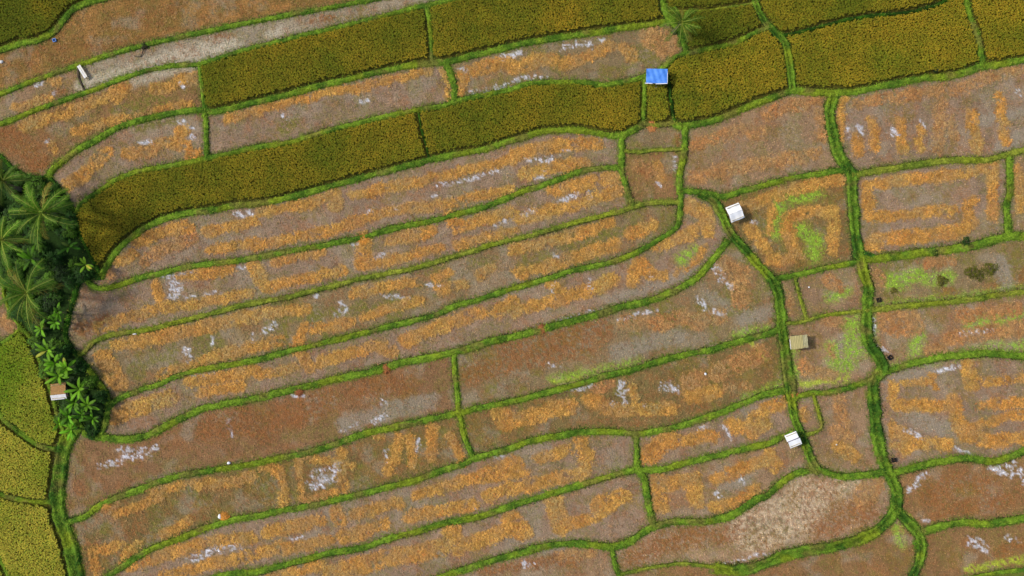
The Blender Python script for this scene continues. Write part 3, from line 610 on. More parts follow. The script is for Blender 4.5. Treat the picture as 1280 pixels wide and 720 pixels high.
        if len(P):
            a = samp(mS, P[:, 0], P[:, 1]) ** 1.1 * 1.2; b = samp(mS2, P[:, 0], P[:, 1]) ** 1.2 * .95
            m = rng.random(len(P)) < np.maximum(a, b); P, a, b = P[m], a[m], b[m]; n = len(P)
            if n > 30:
                nb = 5; cm = np.where((a >= b)[:, None], C_straw, C_straw2)
                tone = .44 + 1.1 * fbm(P[:, 0] * .16, P[:, 1] * .16, 3, 16) + rng.normal(0, .14, n)
                cm = cm * tone[:, None]
                fd = sstep(.42, .68, fbm(P[:, 0] * .05, P[:, 1] * .05, 3, 17))[:, None]; cm = cm * (1 - .55 * fd) + lin(168, 142, 98) * .55 * fd; rr_ = fbm(P[:, 0] * .035, P[:, 1] * .035, 2, 18)[:, None]; cm = cm * (1 + (rr_ - .5) * np.array([.1, -.35, -.5]))
                rd = rng.random(n) < .10; cm[rd] *= np.array([.8, .6, .55])
                A0 = samp(ang, P[:, 0], P[:, 1]) + 1.57 + rng.normal(0, .8, n) + (rng.random(n) < .5) * 3.1416
                B = np.repeat(to3(P, .05), nb, 0); B[:, 2] += np.repeat(samp(HZ, P[:, 0], P[:, 1]) + .10 * rng.random(n), nb)
                B[:, :2] += rng.normal(0, .07, (n * nb, 2)); az = np.repeat(A0, nb) + rng.normal(0, .5, n * nb)
                V, Q, C = blades(B, az, rng.uniform(.12, .36, n * nb), rng.uniform(.022, .045, n * nb), rng.uniform(.02, .12, n * nb), rng.uniform(.02, .10, n * nb), np.repeat(cm, nb, 0) * rng.uniform(.75, 1.3, n * nb)[:, None])
                o = mesh_np('straw', V, Q, C, M_straw)
                tag(o, 'orange cut straw lying on the ' + ' '.join(lab.split()[:11]), 'straw', 'cut straw lying on the reaped fields', 'stuff')

# ------------------------------------------------------------------ earth banks
TINT = {'g': (lin(112, 142, 36), lin(74, 108, 26)), 'y': (lin(134, 142, 46), lin(96, 114, 32)), 'd': (lin(52, 92, 14), lin(32, 60, 10)),
        'm': (lin(100, 132, 34), lin(54, 90, 22)), 'n': (lin(96, 84, 66), lin(60, 52, 42))}
for bi, ((lab, w, tint, P0), S) in enumerate(zip(BUNDS, LINES)):
    P = np.array([W(*p) for p in S]); n = len(P)
    T = np.gradient(P, axis=0); T /= np.linalg.norm(T, axis=1)[:, None] + 1e-9; Nn = np.stack([-T[:, 1], T[:, 0]], 1)
    hw = w * PX / 2 * (.77 if tint != 'm' else .86); ditch = 1 if bi % 3 else -1  # ditch picks the bank edge painted dark for terrace-step shading; nothing is dug
    if tint == 'm':
        U = np.array([-1.08, -.92, -.72, -.5, -.25, 0, .25, .5, .72, .92, 1.08]); H = np.array([-.25, .70, 1, .85, .50, .38, .45, .80, 1, .70, -.25]) * .40
    else:
        U = np.array([-1.08, -.88, -.6, -.25, 0, .25, .6, .88, 1.08]); H = np.array([-.25, .62, .9, 1, 1, 1, .92, .65, -.25]) * (.28 if w > 4 else .15)
    U = np.concatenate([[-1.5], U, [1.5]]); H = np.concatenate([[-.05], H, [-.05]])
    H[1] = H[-2] = .045
    wl = 1 + (fbm(P[:, 0] * .7, P[:, 1] * .7, 3, bi) - .5) * .9; wr = 1 + (fbm(P[:, 0] * .7, P[:, 1] * .7, 3, bi + 50) - .5) * .9
    V = np.zeros((n, len(U), 3)); C = np.zeros((n, len(U), 3))
    for j, (u, h) in enumerate(zip(U, H)):
        ww = np.where(u < 0, wl, wr)
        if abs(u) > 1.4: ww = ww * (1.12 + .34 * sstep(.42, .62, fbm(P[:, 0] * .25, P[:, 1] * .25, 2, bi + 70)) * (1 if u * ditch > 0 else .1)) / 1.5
        XY = P + Nn * (u * hw * ww)[:, None]; V[:, j, :2] = XY
        nz = fbm(XY[:, 0] * 1.6, XY[:, 1] * 1.6, 3, bi + 9)
        V[:, j, 2] = (h * (0.6 + .8 * nz) if h > .05 else h) + .001 * (bi % 7)
        lo, hi = TINT[tint][1], TINT[tint][0]
        m = sstep(.30, .66, fbm(XY[:, 0] * .8, XY[:, 1] * .8, 4, 30))[:, None]
        c = lo * (1 - m) + hi * m
        if tint == 'm' and abs(u) <= .25: c = c * .8 + lin(30, 70, 14) * .2
        if tint in 'gym':   # dry, yellow and trodden patches
            c = mixc(c, lin(128, 140, 30), .7 * sstep(.55, .72, fbm(XY[:, 0] * .3, XY[:, 1] * .3, 3, 31)))
            c = mixc(c, lin(120, 106, 54), .6 * sstep(.60, .74, fbm(XY[:, 0] * .5, XY[:, 1] * .5, 3, 32)))
        if abs(u) > 1: c = mixc(c, lin(52, 50, 28), (.8 if u * ditch > 0 else .15) + 0 * c[:, 0])  # flat mud-coloured strip: step shade painted along one bank edge
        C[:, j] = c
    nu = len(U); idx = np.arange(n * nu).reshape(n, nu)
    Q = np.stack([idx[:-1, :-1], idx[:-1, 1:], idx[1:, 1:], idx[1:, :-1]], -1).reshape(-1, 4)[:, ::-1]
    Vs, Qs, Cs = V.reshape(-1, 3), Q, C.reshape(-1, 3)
    # grass blades on the bank
    area = n * .25 * w * PX; m = int(area * (110 if w > 4 else 50))
    if tint == 'n': m = 0
    if m:
        ii = rng.integers(0, n, m); jj = rng.integers(0, nu, m); f = rng.random(m)[:, None]
        i2 = np.minimum(ii + 1, n - 1); j2 = np.minimum(jj + 1, nu - 1); f2 = rng.random(m)[:, None]
        B = (V[ii, jj] * (1 - f) + V[i2, jj] * f) * (1 - f2) + (V[ii, j2] * (1 - f) + V[i2, j2] * f) * f2
        st_ = rng.random(m) < .26; B[st_, :2] += rng.normal(0, .28, (int(st_.sum()), 2)); B[st_, 2] = .05
        B[:, 2] = np.maximum(B[:, 2], 0); cc = C[ii, jj] * rng.uniform(.5, 1.6, m)[:, None]; yl = rng.random(m) < .12; cc[yl] = cc[yl] * .4 + lin(156, 160, 60) * .6
        ins = (np.abs((B[:, 0]) / PX) < 700) & (np.abs(B[:, 1] / PX) < 420)
        B, cc = B[ins], cc[ins]; m = len(B)
        if m:
            V2, Q2, C2 = blades(B, rng.random(m) * 6.283, rng.uniform(.10, .30, m), rng.uniform(.03, .07, m), rng.uniform(.04, .16, m), rng.uniform(-.02, .10, m), cc)
            Vs, Qs, Cs = np.vstack([Vs, V2]), np.vstack([Qs, Q2 + len(Vs)]), np.vstack([Cs, C2])
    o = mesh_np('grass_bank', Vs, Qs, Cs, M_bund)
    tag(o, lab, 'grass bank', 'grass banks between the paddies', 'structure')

# ------------------------------------------------------------------ far ground
m, nt, b = new_mat('far_ground'); N = nt.nodes; L = nt.links
geo = N.new('ShaderNodeNewGeometry'); vo = N.new('ShaderNodeTexVoronoi'); vo.inputs['Scale'].default_value = .035
mp = N.new('ShaderNodeMapping'); mp.inputs['Scale'].default_value = (1, 2.4, 1); mp.inputs['Rotation'].default_value = (0, 0, -.25)
L.new(geo.outputs['Position'], mp.inputs['Vector']); L.new(mp.outputs['Vector'], vo.inputs['Vector'])
cr = N.new('ShaderNodeValToRGB'); cr.color_ramp.interpolation = 'CONSTANT'
E = cr.color_ramp.elements; E[0].color = (*lin(120, 104, 20), 1); E[1].position = .35; E[1].color = (*lin(152, 124, 102), 1)
for p_, c_ in ((.6, (170, 124, 70)), (.8, (100, 110, 24))):
    e = E.new(p_); e.color = (*lin(*c_), 1)
sp = N.new('ShaderNodeSeparateColor'); L.new(vo.outputs['Color'], sp.inputs[0]); L.new(sp.outputs[0], cr.inputs['Fac'])
L.new(cr.outputs['Color'], b.inputs['Base Color'])
s_ = 3000; bm = MB(); bm.v = [(-s_, -s_, -.4), (s_, -s_, -.4), (s_, s_, -.4), (-s_, s_, -.4)]; bm.f = [(0, 1, 2, 3)]
tag(bm.build('ground', m), 'farmland spreading to the horizon around the fields', 'ground', None, 'structure')

# ------------------------------------------------------------------ palms
def leafset(n_, C): return np.repeat(np.asarray(C)[None], n_, 0)
def palm(px, py, h, rad, nfr, seed, label, lean=(0, 0), tone=1.0, droop=1.0, spars=False):
    r = np.random.default_rng(seed); cx, cy = at(px, py, h)
    bx, by = cx + lean[0], cy + lean[1]
    root = empty('palm_tree', (bx, by, 0)); tag(root, label, 'palm tree', 'palm trees')
    t = MB(); pts = []; rr = []
    for i in range(12):
        f = i / 11; e = f ** 1.6
        pts.append((-lean[0] * e, -lean[1] * e, h * f)); rr.append(.24 * (1 - .5 * f) + .10 * math.exp(-f * 14) + .015 * (i % 2))
    t.tube(pts, rr, 10); t.build('trunk', M_bark, root, smooth=True)
    VV, QQ, CC = [], [], []; off = 0
    for k in range(nfr):
        lvl = k / nfr; az = k * 2.39996 + r.normal(0, .30)
        L_ = rad * r.uniform(.70, 1.12) * (1.0 if lvl > .2 else .72); el = R(78 - 80 * lvl ** .8 + r.normal(0, 9)); thin = r.uniform(.35, 1) if spars else 1; twist = r.normal(0, .35)
        ns = 16; s = np.linspace(0, 1, ns); pos = np.zeros((ns, 3)); dirs = []
        p = np.zeros(3)
        for i in range(ns):
            a = el - droop * R(70) * s[i] ** 1.5 * (.6 + .5 * lvl) ; a2 = az + twist * s[i] ** 2
            d = np.array([math.cos(a) * math.cos(a2), math.cos(a) * math.sin(a2), math.sin(a)]); dirs.append(d)
            pos[i] = p; p = p + d * L_ * 1.12 / ns
        dirs = np.array(dirs); side = np.cross(dirs, (0, 0, 1)); side /= np.linalg.norm(side, axis=1)[:, None] + 1e-6
        up = np.cross(side, dirs); old = lvl > .85
        base_c = (lin(82, 118, 24) if not old else lin(126, 116, 44)) * tone * r.uniform(.55, 1.45); rc = lin(150, 162, 64) * tone * .9
        # rachis: flat keel
        wv = .055 * (1 - s * .75) * (rad / 4.6 + .3)
        A = pos + side * wv[:, None]; Bq = pos - side * wv[:, None]; Kp = pos + up * .03
        v = np.stack([A, Kp, Bq], 1).reshape(-1, 3); VV.append(v); c = leafset(len(v), rc); CC.append(c)
        i_ = np.arange(ns - 1)[:, None] * 3
        QQ.append(np.vstack([i_ + [0, 1, 4, 3], i_ + [1, 2, 5, 4]]) + off); off += len(v)
        # leaflets
        nl = 40
        sl = np.linspace(.14, .99, nl)
        for sd in (-1, 1):
            q = np.clip(sl + r.normal(0, .006, nl), 0, 1)
            P_ = np.stack([np.interp(q, s, pos[:, j]) for j in range(3)], 1); D_ = np.stack([np.interp(q, s, dirs[:, j]) for j in range(3)], 1)
            S_ = np.stack([np.interp(q, s, side[:, j]) for j in range(3)], 1) * sd
            ll = L_ * .20 * np.sin(np.pi * (.12 + .80 * q)) ** .7 * r.uniform(.5, 1.2, nl) * (r.random(nl) > .08)
            fwd = .75 + .5 * q
            d1 = S_ + D_ * fwd[:, None] + np.array([0, 0, .12]); d1 /= np.linalg.norm(d1, axis=1)[:, None]
            Mid = P_ + d1 * (ll * .5)[:, None]; Tip = Mid + d1 * (ll * .45)[:, None]; Tip[:, 2] -= ll * r.uniform(.2, .5, nl)
            wv2 = .050 * (rad / 4.6) * thin * r.uniform(.3, 1.2, nl)[:, None]
            v = np.stack([P_ + D_ * wv2 * .5, P_ - D_ * wv2 * .5, Mid + D_ * wv2, Mid - D_ * wv2, Tip + D_ * .008, Tip - D_ * .008], 1).reshape(-1, 3)
            a = np.arange(nl)[:, None] * 6; VV.append(v)
            QQ.append(np.vstack([a + [0, 1, 3, 2], a + [2, 3, 5, 4]]) + off); off += len(v)
            c = base_c[None] * r.uniform(.75, 1.3, nl)[:, None]; CC.append(np.repeat(c, 6, 0))
    V = np.vstack(VV) + np.array([-lean[0], -lean[1], h])
    mesh_np('crown', V, np.vstack(QQ), np.vstack(CC), M_leaf, root)
    nt_ = MB()
    for i in range(7):
        a = i * .9; c = (-lean[0] + .22 * math.cos(a), -lean[1] + .22 * math.sin(a), h - .12 - .05 * (i % 2))
        nt_.tube([(c[0], c[1], c[2] - .14), (c[0], c[1], c[2] - .08), (c[0], c[1], c[2]), (c[0], c[1], c[2] + .08), (c[0], c[1], c[2] + .13)], [.03, .09, .115, .09, .03], 8)
    nt_.build('coconut_bunch', M_stem, root, smooth=True)
    return root
palm(52, 266, 8.6, 4.6, 26, 1, 'large coconut palm in the middle of the grove, beside the curved rice strip', (-1.9, .3))
palm(34, 366, 7.6, 4.7, 24, 2, 'coconut palm with thin splayed fronds, lower one of the grove', (-1.6, .4), .95, spars=True)
palm(2, 300, 8.0, 4.4, 22, 3, 'yellowish coconut palm cut off by the left edge of the photo', (-1.6, .1), 1.15)
palm(4, 226, 8.2, 3.8, 20, 4, 'dark coconut palm at the upper end of the grove by the left edge', (-1.5, -.3), .6)
palm(852, 28, 5.2, 2.75, 20, 5, 'lone young palm standing between rice plots at the top', (-.2, 0), .95)

# ------------------------------------------------------------------ banana plants
def banana(px, py, h, rad, nl, seed, label, tone=(1, 1, 1)):
    r = np.random.default_rng(seed); cx, cy = at(px, py, h + .4)
    root = empty('banana_plant', (cx, cy, 0)); tag(root, label, 'banana plant', 'banana plants in the grove')
    t = MB(); t.tube([(0, 0, 0), (.02, 0, h * .4), (0, .03, h * .8), (0, 0, h + .1)], [.17, .14, .11, .06], 9); t.build('stem', M_stem, root, smooth=True)
    VV, QQ, CC = [], [], []; off = 0
    for k in range(nl):
        az = k * 2.39996 + r.normal(0, .4); L_ = rad * r.uniform(.6, 1.2); el = R(66 - 50 * k / nl + r.normal(0, 12)); ns = 9
        s = np.linspace(0, 1, ns); p = np.array([0, 0, h]); pos = []; dirs = []
        for i in range(ns):
            a = el - R(62) * s[i] ** 1.3; d = np.array([math.cos(a) * math.cos(az), math.cos(a) * math.sin(az), math.sin(a)])
            pos.append(p.copy()); dirs.append(d); p = p + d * L_ * 1.25 / ns
        pos = np.array(pos); dirs = np.array(dirs); side = np.cross(dirs, (0, 0, 1)); side /= np.linalg.norm(side, axis=1)[:, None]
        wv = .125 * rad * np.sin(np.pi * np.clip((s - .12) / .9, .02, .98)) ** .55; wv[0] = .03; wv[-1] = .01
        wj = wv * r.uniform(.8, 1.15, ns)
        rows = [pos + side * wj[:, None] + np.array([0, 0, -.0]), pos + side * (wj * .5)[:, None] + [0, 0, .06], pos, pos - side * (wj * .5)[:, None] + [0, 0, .06], pos - side * wv[:, None]]
        v = np.stack(rows, 1).reshape(-1, 3); VV.append(v); i_ = np.arange(ns - 1)[:, None] * 5
        QQ.append(np.vstack([i_ + [j, j + 1, j + 6, j + 5] for j in range(4)]) + off); off += len(v)
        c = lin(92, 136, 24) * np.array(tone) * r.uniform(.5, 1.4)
        if r.random() < .05: c = lin(142, 146, 52) * np.array(tone)
        cc = np.repeat(c[None], len(v), 0); cc[2::5] *= 1.5; CC.append(cc)
    mesh_np('crown', np.vstack(VV), np.vstack(QQ), np.vstack(CC), M_leaf, root, smooth=True)
BAN = [
(106,331,2.4,1.35,8,(1.5,1.3,1.1),'bright star-shaped banana plant at the right corner of the grove by the curved rice'),
(38,324,3.0,1.7,8,(.85,.95,.8),'banana plant between the two large palms of the grove'),
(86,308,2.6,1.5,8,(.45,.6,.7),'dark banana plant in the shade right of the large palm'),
(71,391,2.6,1.4,7,(.9,1,.8),'banana plant with one yellowed leaf right of the lower palm'),
(50,411,2.2,1.3,8,(1.1,1.15,1),'small banana plant just below the lower palm by the yellow-green rice'),
(68,403,2.4,1.4,8,(.9,1.05,.9),'banana plant between the lower palm and the dark bank'),
(58,438,2.8,1.6,9,(1.25,1.2,1.1),'bright banana plant jutting over the yellow-green rice'),
(67,454,2.8,1.6,9,(1.1,1.15,1),'banana plant in the dense clump above the thatched hut, upper one'),
(82,460,3.0,1.7,10,(1.15,1.15,1),'banana plant in the dense clump above the thatched hut, right one'),
(72,470,2.6,1.6,9,(1.2,1.15,1),'banana plant overhanging the top edge of the thatched hut'),
(98,487,2.9,1.6,8,(1.15,1.15,1.1),'banana plant with broad upright leaves right of the thatched hut'),
(92,504,2.5,1.4,8,(1.0,1.05,1),'banana plant just below the right corner of the thatched hut'),
(108,507,2.6,1.5,9,(1.0,1.0,.9),'banana plant beside the curved bank at the foot of the grove'),
(84,521,2.5,1.5,9,(.95,1.1,.9),'banana plant at the lower left of the grove'),
(101,519,2.3,1.4,8,(.75,.9,.8),'shaded banana plant near the foot of the grove'),
(115,524,2.2,1.2,8,(.8,.9,.8),'small banana plant in the rightmost corner of the grove foot'),
(88,538,2.2,1.4,9,(1.0,1.15,.9),'lowest banana plant, over the broad ditch bank'),
(73,530,2.0,1.1,8,(1.15,1.2,1),'small bright banana plant on the rice side of the ditch bank'),
]
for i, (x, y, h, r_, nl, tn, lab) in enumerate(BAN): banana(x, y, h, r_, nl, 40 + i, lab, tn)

# ------------------------------------------------------------------ bushes filling the grove
def bush(name, x, y, rx, h, seed, label, colr, n=520, lw=.09, grp='bushes in the grove'):
    r = np.random.default_rng(seed); root = empty(name, (x, y, 0)); tag(root, label, 'bush', grp)
    t = MB()
    for k in range(5):
        a = k * 1.3; t.tube([(.05 * math.cos(a), .05 * math.sin(a), 0), (.3 * rx * math.cos(a), .3 * rx * math.sin(a), h * .4), (.6 * rx * math.cos(a), .6 * rx * math.sin(a), h * .75)], [.05, .03, .012], 5)
    t.build('stem', M_bark, root)
    d = r.normal(0, 1, (n, 3)); d /= np.linalg.norm(d, axis=1)[:, None]; d[:, 2] = np.abs(d[:, 2])
    lob = .75 + .45 * np.sin(3 * np.arctan2(d[:, 1], d[:, 0]) + seed) * .5 + r.normal(0, .12, n)
    B = d * np.array([rx, rx, h * .95]) * (lob * r.uniform(.55, 1, n) ** .5)[:, None]; B[:, 2] = np.maximum(B[:, 2], .1)
    az = np.arctan2(d[:, 1], d[:, 0]) + r.normal(0, .8, n)
    clump = .55 + .9 * vnoise(B[:, 0] * 3 + seed, B[:, 1] * 3 + B[:, 2] * 2)
    c = np.asarray(colr)[None] * (clump * r.uniform(.7, 1.3, n))[:, None]
    V, Q, C = blades(B, az, r.uniform(.14, .32, n) * (lw / .09), r.uniform(.7, 1.3, n) * lw, r.uniform(0, .06, n), r.uniform(.02, .14, n), c, .2)
    mesh_np('foliage', V, Q, C, M_leaf, root)
def inside(px, py): return field_at(np.array([px]), np.array([py]))[0] == nf
placed = []; tries = 0
while len(placed) < 95 and tries < 9000:
    tries += 1
    x, y = random.uniform(-40, 138), random.uniform(185, 550)
    if not inside(x, y) or (56 < x < 90 and 470 < y < 505): continue
    if all(math.hypot(x - a, y - b_) > 9.5 for a, b_ in placed): placed.append((x, y))
shade = ['dark green', 'deep green', 'blackish green', 'mid green']
sc_ = [lin(52, 88, 14), lin(42, 80, 16), lin(34, 60, 12), lin(78, 116, 20)]
def where(x, y):
    if y < 240: return 'at the top of the grove'
    if y < 300: return 'around the large palm'
    if y < 345: return 'between the two large palms' if x < 80 else 'by the edge of the curved rice'
    if y < 400: return 'around the lower palm'
    if y < 460: return 'behind the bananas below the lower palm'
    return 'around the thatched hut and the bananas'
for i, (x, y) in enumerate(placed):
    q = random.randrange(4); X, Y = W(x, y)
    bush('shrub', X, Y, random.uniform(.85, 1.3), random.uniform(1.0, 2.6), 100 + i, f'{shade[q]} leafy shrub {where(x, y)}', sc_[q])
# separate clumps out in the fields and on the banks
for i, (x, y, rx, h, c, lab) in enumerate([
    (1213, 340, .9, .7, lin(96, 98, 24), 'left part of the large dark weed clump in the grey-green plot'),
    (1224, 343, .9, .6, lin(88, 90, 22), 'middle of the large dark weed clump in the grey-green plot'),
    (1238, 336, 1.0, .7, lin(92, 96, 22), 'right part of the large dark weed clump in the grey-green plot'),
    (1177, 351, .8, .6, lin(96, 92, 30), 'middle-sized weed clump in the grey-green plot'),
    (1117, 363, .4, .3, lin(104, 98, 36), 'smallest weed clump in the grey-green plot'),
    (1207, 303, .7, .7, lin(34, 66, 16), 'dark bush on the bank under the spiral straw rows'),
    (1168, 316, .5, .5, lin(40, 76, 16), 'low dark weed on the bank under the spiral straw rows'),
    (1169, 88, .4, .8, lin(44, 56, 16), 'dark tuft at the lower edge of the largest golden rice'),
    (1146, 680, .7, .5, lin(96, 140, 28), 'bright weed tuft in the channel at the bottom right'),
    (1084, 320, .8, .5, lin(50, 112, 30), 'bright green weeds where the banks meet under the spiral rows'),
    (181, 58, .45, .6, lin(52, 48, 28), 'dark scrubby tuft on the bank above the grey strip')]):
    X, Y = W(x, y); bush('weed_clump', X, Y, rx, h, 300 + i, lab, c, int(260 * rx + 80), .06, 'weed clumps on fields and banks')

# ------------------------------------------------------------------ field huts
def hut(name, pxc, dims, rz, h, label, mats, style):
    """open field shelter: four posts, a sleeping platform, a roof"""
    w, d = dims; cx, cy = at(pxc[0], pxc[1], h)
    root = empty(name, (cx, cy, 0), rz); tag(root, label, 'hut', 'field shelters among the paddies')
    for sx in (-1, 1):
        for sy in (-1, 1):
            t = MB(); x, y = sx * (w / 2 - .22), sy * (d / 2 - .18)
            t.tube([(x, y, 0), (x + .01, y, h * .5), (x, y, h - .06)], [.05, .045, .04], 8); t.build('post', M_bamboo, root)
    t = MB()
    for i in range(9): t.box((-w / 2 + .3 + i * (w - .6) / 8, 0, .62), ((w - .6) / 9.6, d - .45, .03))
    t.box((0, -d / 2 + .3, .57), (w - .4, .06, .06)); t.box((0, d / 2 - .3, .57), (w - .4, .06, .06))
    t.build('platform', M_wood, root)
    t = MB()
    for sy in (-1, 1):
        t = MB(); t.tube([(-w / 2 + .1, sy * (d / 2 - .18), h - .10), (w / 2 - .1, sy * (d / 2 - .18), h - .10)], .035, 6)
        t.build('beam', M_bamboo, root)
    def sheet(nm, x0, x1, y0, y1, zf, mat, nx=18, ny=12, th=.025, corr=0, rag=0):
        s = MB(); P = []
        for side in (0, 1):
            for i in range(nx + 1):
                for j in range(ny + 1):
                    x = x0 + (x1 - x0) * i / nx; y = y0 + (y1 - y0) * j / ny
                    z = zf(x, y) + corr * math.sin(x * 42) - side * th
                    if rag and j in (0, ny): y += rag * math.sin(i * 12.9 + j) 
                    if rag and i in (0, nx): x += rag * math.sin(j * 7.7 + i)
                    s.v.append((x, y, z))
        st = (nx + 1) * (ny + 1); id_ = lambda i, j, q: q * st + i * (ny + 1) + j
        for i in range(nx):
            for j in range(ny):
                s.f.append((id_(i, j, 0), id_(i + 1, j, 0), id_(i + 1, j + 1, 0), id_(i, j + 1, 0)))
                s.f.append((id_(i, j, 1), id_(i, j + 1, 1), id_(i + 1, j + 1, 1), id_(i + 1, j, 1)))
        for i in range(nx):
            for j in (0, ny): s.f.append((id_(i, j, 0), id_(i + 1, j, 0), id_(i + 1, j, 1), id_(i, j, 1)))
        for j in range(ny):
            for i in (0, nx): s.f.append((id_(i, j, 0), id_(i, j + 1, 0), id_(i, j + 1, 1), id_(i, j, 1)))
        return s.build(nm, mat, root)
    if style == 'blue':
        zf = lambda x, y: h + .12 * (y / d) + .03 * math.sin(x * 3.1) * math.sin(y * 4) + .02 * math.sin(x * 9 + y * 3)
        sheet('roof', -w / 2, w / 2, -d / 2, d / 2, zf, mats[0], 26, 16, .02)
        t = MB(); t.box((w * .23, -d / 2 - .05, h - .03), (w * .56, .09, .07), R(3)); t.build('edge_board', M_white, root, .01)
        t = MB(); t.box((-w * .38, -d / 2 - .03, h - .05), (w * .36, .09, .06), R(-2)); t.build('edge_board', M_white, root, .01)
        t = MB(); t.box((w / 2 + .02, -.1, h - .02), (.06, d * .8, .06)); t.build('edge_board', M_white2, root, .01)
    elif style == 'tent':
        zf = lambda x, y: h - .38 * abs(y) + .05 * math.sin(x * 2 + 1) * math.sin(y * 3) + .02 * math.sin(x * 7)
        sheet('roof', -w / 2, w / 2, 0.01, d / 2, zf, mats[0], 20, 12, .02, rag=.012)
        sheet('roof', -w / 2, w / 2, -d / 2, -.01, zf, mats[0], 20, 12, .02, rag=.012)
    elif style == 'split':
        zf = lambda x, y: h - .22 * abs(y) + .015 * math.sin(x * 5)
        sheet('roof', -w / 2 - .05, w / 2 - .05, .07, d / 2, zf, mats[0], 16, 8, .02)
        sheet('roof', -w / 2 + .05, w / 2 + .05, -d / 2, -.05, zf, mats[0], 16, 8, .02)
        t = MB(); t.box((0, 0.01, h - .09), (w - .1, .16, .06)); t.build('ridge_beam', plain_mat('grey_ridge', (.16, .15, .19), (.24, .23, .28), 4), root)
    elif style == 'olive':
        zf = lambda x, y: h + .10 * (y / d) + .012 * math.sin(x * 30) - .06 * abs(x / w)
        sheet('roof', -w / 2, w * .22, -d / 2, d / 2, zf, mats[0], 40, 8, .03, rag=.015)
        sheet('roof', w * .22 + .01, w / 2, -d / 2 + .03, d / 2 - .02, lambda x, y: zf(x, y) - .07, mats[1], 20, 8, .03, rag=.02)
        t = MB(); t.box((-w * .2, d / 2 + .03, h - .04), (w * .5, .08, .05)); t.build('edge_board', M_dark, root, .01)
        t = MB(); t.box((-w / 2 - .03, -d * .1, h - .05), (.07, d * .75, .05)); t.build('edge_board', M_white2, root, .01)
    elif style == 'thatch':
        zf = lambda x, y: h - .30 * max(0, y + d * .12) - .02 * math.sin(y * 23)
        sheet('roof', -w / 2, w / 2, -d * .18, d / 2, zf, mats[0], 20, 22, .10, corr=.008, rag=.03)
        sheet('roof', -w / 2 - .02, w / 2 + .03, -d / 2, -d * .19, lambda x, y: h + .04 - .35 * max(0, -(y + d * .2)), mats[1], 40, 6, .02, corr=.012)
    return root
hut('field_hut', (821, 95), (2.6, 1.75), R(-1), 2.1, 'small open hut with a flat bright blue roof beside the tiny rice plot', (M_blue,), 'blue')
hut('field_hut', (919.5, 265.5), (1.75, 2.0), R(22), 2.0, 'small hut with a bent white sheet roof where the channels meet', (M_white,), 'tent')
hut('field_hut', (992, 550), (1.55, 1.75), R(22), 1.9, 'small hut with a white roof split by a dark ridge line', (M_white,), 'split')
hut('field_hut', (999, 427.5), (2.15, 1.65), R(6), 1.9, 'small hut with a dull olive-yellow flat roof beside the channel', (M_olive, plain_mat('olive_sheet_pale', (.30, .28, .14), (.44, .40, .22), 3)), 'olive')
hut('field_hut', (72, 489.5), (1.85, 2.0), R(6), 2.0, 'small hut with a brown thatched roof and a white tin strip, beside the bananas', (M_thatch, M_zinc), 'thatch')

# ------------------------------------------------------------------ small things
def bench(px, py, ln, wd, rz, label):
    x, y = at(px, py, .6); root = empty('plank_table', (x, y, 0), rz); tag(root, label, 'table')
    t = MB(); t.box((0, wd * .26, .6), (ln, wd * .46, .05)); t.build('board', M_rail, root, .008)
    t = MB(); t.box((0.02, -wd * .26, .6), (ln, wd * .46, .05)); t.build('board', M_white2, root, .008)
    for sx in (-1, 1):
        for sy in (-1, 1):
            t = MB(); t.box((sx * (ln / 2 - .12), sy * (wd / 2 - .08), .285), (.06, .06, .57)); t.build('leg', M_wood, root)
bench(102.7, 89.3, 1.75, .46, R(-58), 'long narrow cream plank table at the left end of the grey strip')
def tub(name, px, py, sz, h, rz, mat, label, cat='box', grp=None):
    x, y = at(px, py, h); root = empty(name, (x, y, 0), rz); tag(root, label, cat, grp); t = MB(); w = sz
    for a, b_, c, d in ((w / 2 - .02, 0, .04, w), (-w / 2 + .02, 0, .04, w), (0, w / 2 - .02, w - .08, .04), (0, -w / 2 + .02, w - .08, .04)): t.box((a, b_, h / 2), (c, d, h))
    t.box((0, 0, .03), (w - .08, w - .08, .05)); t.build('shell', mat, root)
    t = MB()
    for a, b_, c, d in ((w / 2 + .012, 0, .03, w + .05), (-w / 2 - .012, 0, .03, w + .05), (0, w / 2 + .012, w, .03), (0, -w / 2 - .012, w, .03)): t.box((a, b_, h - .02), (c, d, .045))
    t.build('rim', mat, root)
for x, y, rz, lab in ((1099, 375, 10, 'black square tub beside the right-hand channel, in the weedy grey-green plot'),
                      (1113, 447, 35, 'black square tub at the lower left corner of the pink-brown plot'),
                      (1118, 575, 5, 'black square tub at the lower left of the hooked straw field')):
    tub('square_tub', x, y, .5, .35, R(rz), M_black, lab, 'tub', 'black tubs by the channel')
tub('plastic_basket', 67.5, 50, .36, .3, R(20), M_blue2, 'small blue basket beside the bank round the top-left rice', 'basket')
